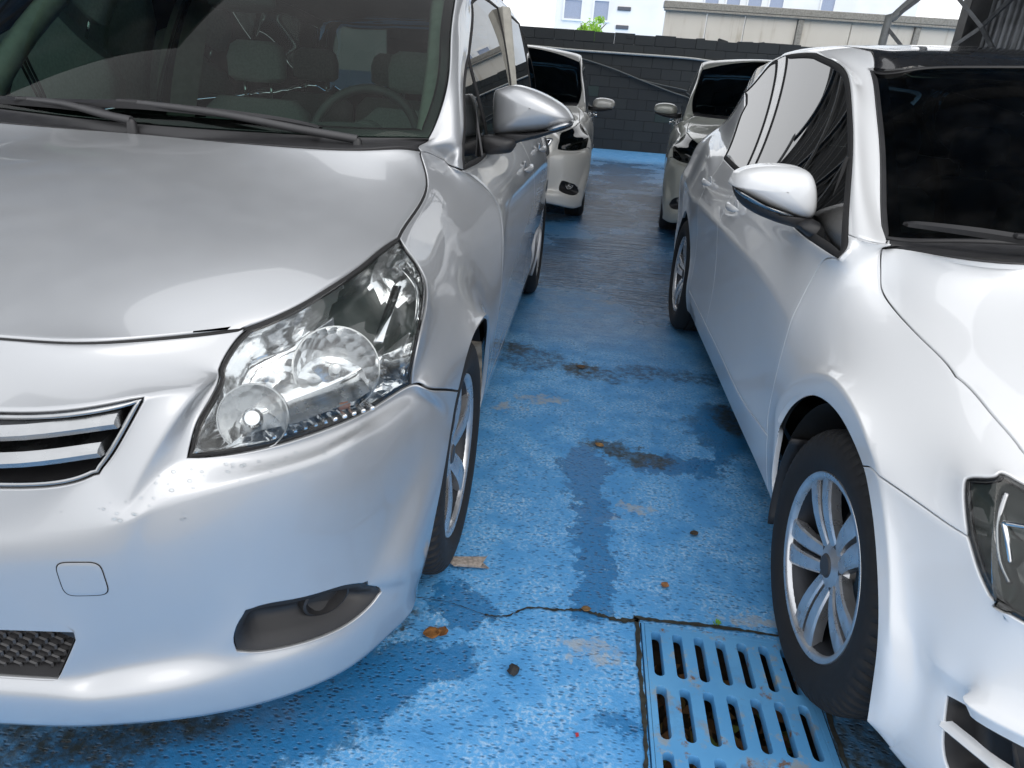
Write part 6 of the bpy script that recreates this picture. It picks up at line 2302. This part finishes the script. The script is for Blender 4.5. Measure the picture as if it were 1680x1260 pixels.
    wiper(car, (-.36, .20, 1.010), [(-.42, .205, 1.022), (-.53, .235, 1.026), (-.62, .29, 1.026), (-.71, .40, 1.018)], .35)
    wiper(car, (.30, .20, 1.010), [(.2, .20, 1.026), (0, .20, 1.03), (-.2, .22, 1.03), (-.33, .26, 1.03)], .5)
    mb = MB()
    rows = []
    for (y, z) in ((.22, .93), (.50, .96), (.72, .955), (.80, .87), (.78, .5)):
        rows.append([(x, y + .10 * abs(x / .7) ** 2, z) for x in [(-.72 + 1.44 * i / 16) for i in range(17)]])
    mb.grid(rows)
    mb.build('dashboard', M['plastic_grey'], car, angle=60)
    steering(car, .36, .85, .93, 28)
    for x in (-.36, .36):
        seat(car, 'front_seat', x, 1.20, .30, M['fabric_dark'], h=.70)
    for x in (-.42, .42):
        seat(car, 'rear_seat', x, 2.05, .32, M['fabric_dark'], h=.66)
    mb = MB()
    mb.box((0, 1.6, .26), (1.45, 3.0, .02))
    mb.build('cabin_floor', M['fabric_dark'], car, smooth=False)
    mb = MB()
    mb.grid([[(x, 1.09 + .10 * abs(x) ** 2, 1.372 - .03 * abs(x)) for x in (-.50, -.3, 0, .3, .50)], [(x, 1.20, 1.395 - .03 * abs(x)) for x in (-.52, -.3, 0, .3, .52)], [(x, 1.5, 1.43 - .04 * abs(x)) for x in (-.54, -.3, 0, .3, .54)]])
    mb.build('headliner', plain('pale_headliner', (.55, .58, .52), .9), car)
    pillow('cabin_mirror', [(-.11, 1.27), (-.10, 1.30), (0, 1.31), (.10, 1.30), (.11, 1.27), (.10, 1.24), (0, 1.235), (-.10, 1.24)], .92, .03, .02, M['plastic'], car, False)
    return car, h


WHITE_CAR, WH = build_white()


# ------------------------------------------------------------------ the two cars parked behind
def build_rear(name, label, loc, rz, warp, paint, fog_shape):
    car = empty(name, loc, rz, label, 'car', 'parked cars')
    V_ = [warp(*v) for v in SILVER_V]
    h = Hull(V_, SILVER_F, SILVER_C, 2, fit=6)
    h.sheet(['windshield'], None, 1)
    for sd in (0, 1):
        h.sheet(['front_glass', 'quarter_glass', 'b_pillar', 'rear_glass'], sd)
    W = lambda x, y, z: Vector(warp(x, y, z))
    for nm, ps, mt in (('hood', ['hood'], paint), ('front_bumper', ['bumper', 'bumper_nose'], paint), ('roof', ['roof'], paint), ('tailgate', ['tailgate'], paint), ('rear_window', ['rear_window'], M['window_dark']), ('cowl_panel', ['cowl'], M['plastic']), ('windshield', ['windshield'], M['window_mid'])):
        o = h.panel(nm, ps, mt, car, gap=.003)
        if nm == 'windshield':
            h.border('windshield_seal', ['windshield'], M['frit'], o, w=.04, h=.0006, off=-.005)
    for sd in (0, 1):
        sg = 1 if sd == 0 else -1
        for p, nm in (('fender', 'fender'), ('front_door', 'front_door'), ('rear_door', 'rear_door'), ('sill', 'sill'), ('quarter_panel', 'quarter_panel'), ('pillar', 'a_pillar'), ('rail', 'roof_rail')):
            h.panel(nm, [p], paint, car, sd, gap=.0025)
        h.panel('b_pillar_trim', ['b_pillar'], M['black_gloss'], car, sd)
        for p, nm in (('front_glass', 'front_window'), ('rear_glass', 'rear_door_window'), ('quarter_window', 'quarter_window'), ('quarter_glass', 'corner_window')):
            h.panel(nm, [p], M['window_dark'], car, sd)
        arch_liner(car, sg, 0, .317, .39, .5, .84)
        arch_liner(car, sg, 2.78, .317, .388, .5, .84)
        make_wheel(car, sg, .862, 0, .312, .32, .20, .21, 'five', spin=.2, detail=False)
        make_wheel(car, sg, .862, 2.78, .312, .32, .20, .21, 'five', spin=.7, detail=False)
        lamp = empty('headlight', (0, 0, 0), 0)
        lamp.parent = car
        h.panel('lens', ['headlight'], M['window_mid'], lamp, sd, gap=.003, depth=.012)
        hull_cavity(h, 'lamp_housing', ['headlight'], sd, M['lamp_dark'], lamp, .06, .04, .006)
        c = W(sg * .70, -.52, .775)
        lamp_bowl(lamp, 'main_reflector', c, (sg * .3, -.85, .2), .05, .045, M['reflector'], 20)
        fog = empty('fog_lamp', (0, 0, 0), 0)
        fog.parent = car
        hull_cavity(h, 'fog_recess', ['fog_hole'], sd, M['plastic'], fog, .06, .04, .004)
        c = W(sg * .715, -.665, .375)
        lamp_bowl(fog, 'fog_reflector', c, (sg * .5, -.85, .0), .036, .03, M['reflector'], 18)
        mr = empty('door_mirror', (0, 0, 0), 0)
        mr.parent = car
        mz = W(.9, .62, 1.06).z - 1.06
        f = lambda pts: [(sg * x, z + mz) for x, z in pts]
        pillow('mirror_cap', f([(.84, 1.10), (.86, 1.15), (.92, 1.17), (1.0, 1.168), (1.06, 1.15), (1.075, 1.11), (1.05, 1.072), (.95, 1.06), (.86, 1.066)]), .62, .08, .05, paint, mr, True)
        pillow('mirror_base', f([(.80, 1.085), (.86, 1.075), (.95, 1.066), (1.05, 1.078), (1.05, 1.06), (.95, 1.035), (.86, 1.03), (.80, 1.04)]), .62, .065, .045, M['plastic'], mr, False)
        handle(car, sg, .866, 1.36, .92, M['chrome'])
        handle(car, sg, .864, 2.12, .935, M['chrome'])
    h.liner('inner_shell', ['hood', 'bumper', 'bumper_nose', 'fender', 'front_door', 'rear_door', 'sill', 'quarter_panel', 'pillar', 'rail', 'roof', 'tailgate', 'b_pillar'], M['liner'], car, .0135)
    hull_cavity(h, 'grille_recess', ['grille_hole'], None, M['plastic'], car, .05, .02, .004)
    h.border('grille_surround', ['grille_hole'], M['chrome'], car, w=.018, h=.004, off=.0)
    hull_cavity(h, 'intake_recess', ['intake_hole'], None, M['plastic'], car, .05, .02, .004)
    mb = MB()
    mb.box((0, 1.5, .19), (1.45, 3.6, .02))
    mb.build('underbody', M['liner'], car, smooth=False)
    for x in (-.36, .36):
        seat(car, 'front_seat', x, 1.22, .36, M['fabric_dark'], h=.70)
    mb = MB()
    rows = []
    for (y, z) in ((.22, .98), (.50, 1.02), (.72, 1.01), (.80, .9), (.78, .5)):
        rows.append([(x, y + .10 * abs(x / .7) ** 2, z) for x in [(-.70 + 1.40 * i / 12) for i in range(13)]])
    mb.grid(rows)
    mb.build('dashboard', M['plastic_grey'], car, angle=60)
    mb = MB()
    mb.box((0, 1.7, .33), (1.45, 3.0, .02))
    mb.build('cabin_floor', M['fabric_dark'], car, smooth=False)
    return car


build_rear('beige_car', 'beige pearl car parked behind the silver people carrier', (-.885, 7.42, 0), R(.3), lambda x, y, z: (x * .985, y * (1.0 if y > 0 else .95), z if z < .5 else .5 + (z - .5) * .925), M['pearl'], 0)
build_rear('champagne_car', 'dull champagne grey car parked behind the white hatchback', (1.59, 7.03, 0), R(-5.5), lambda x, y, z: (x * .985, y * (1.0 if y > 0 else .92), z if z < .5 else .5 + (z - .5) * .93), M['champagne'], 1)
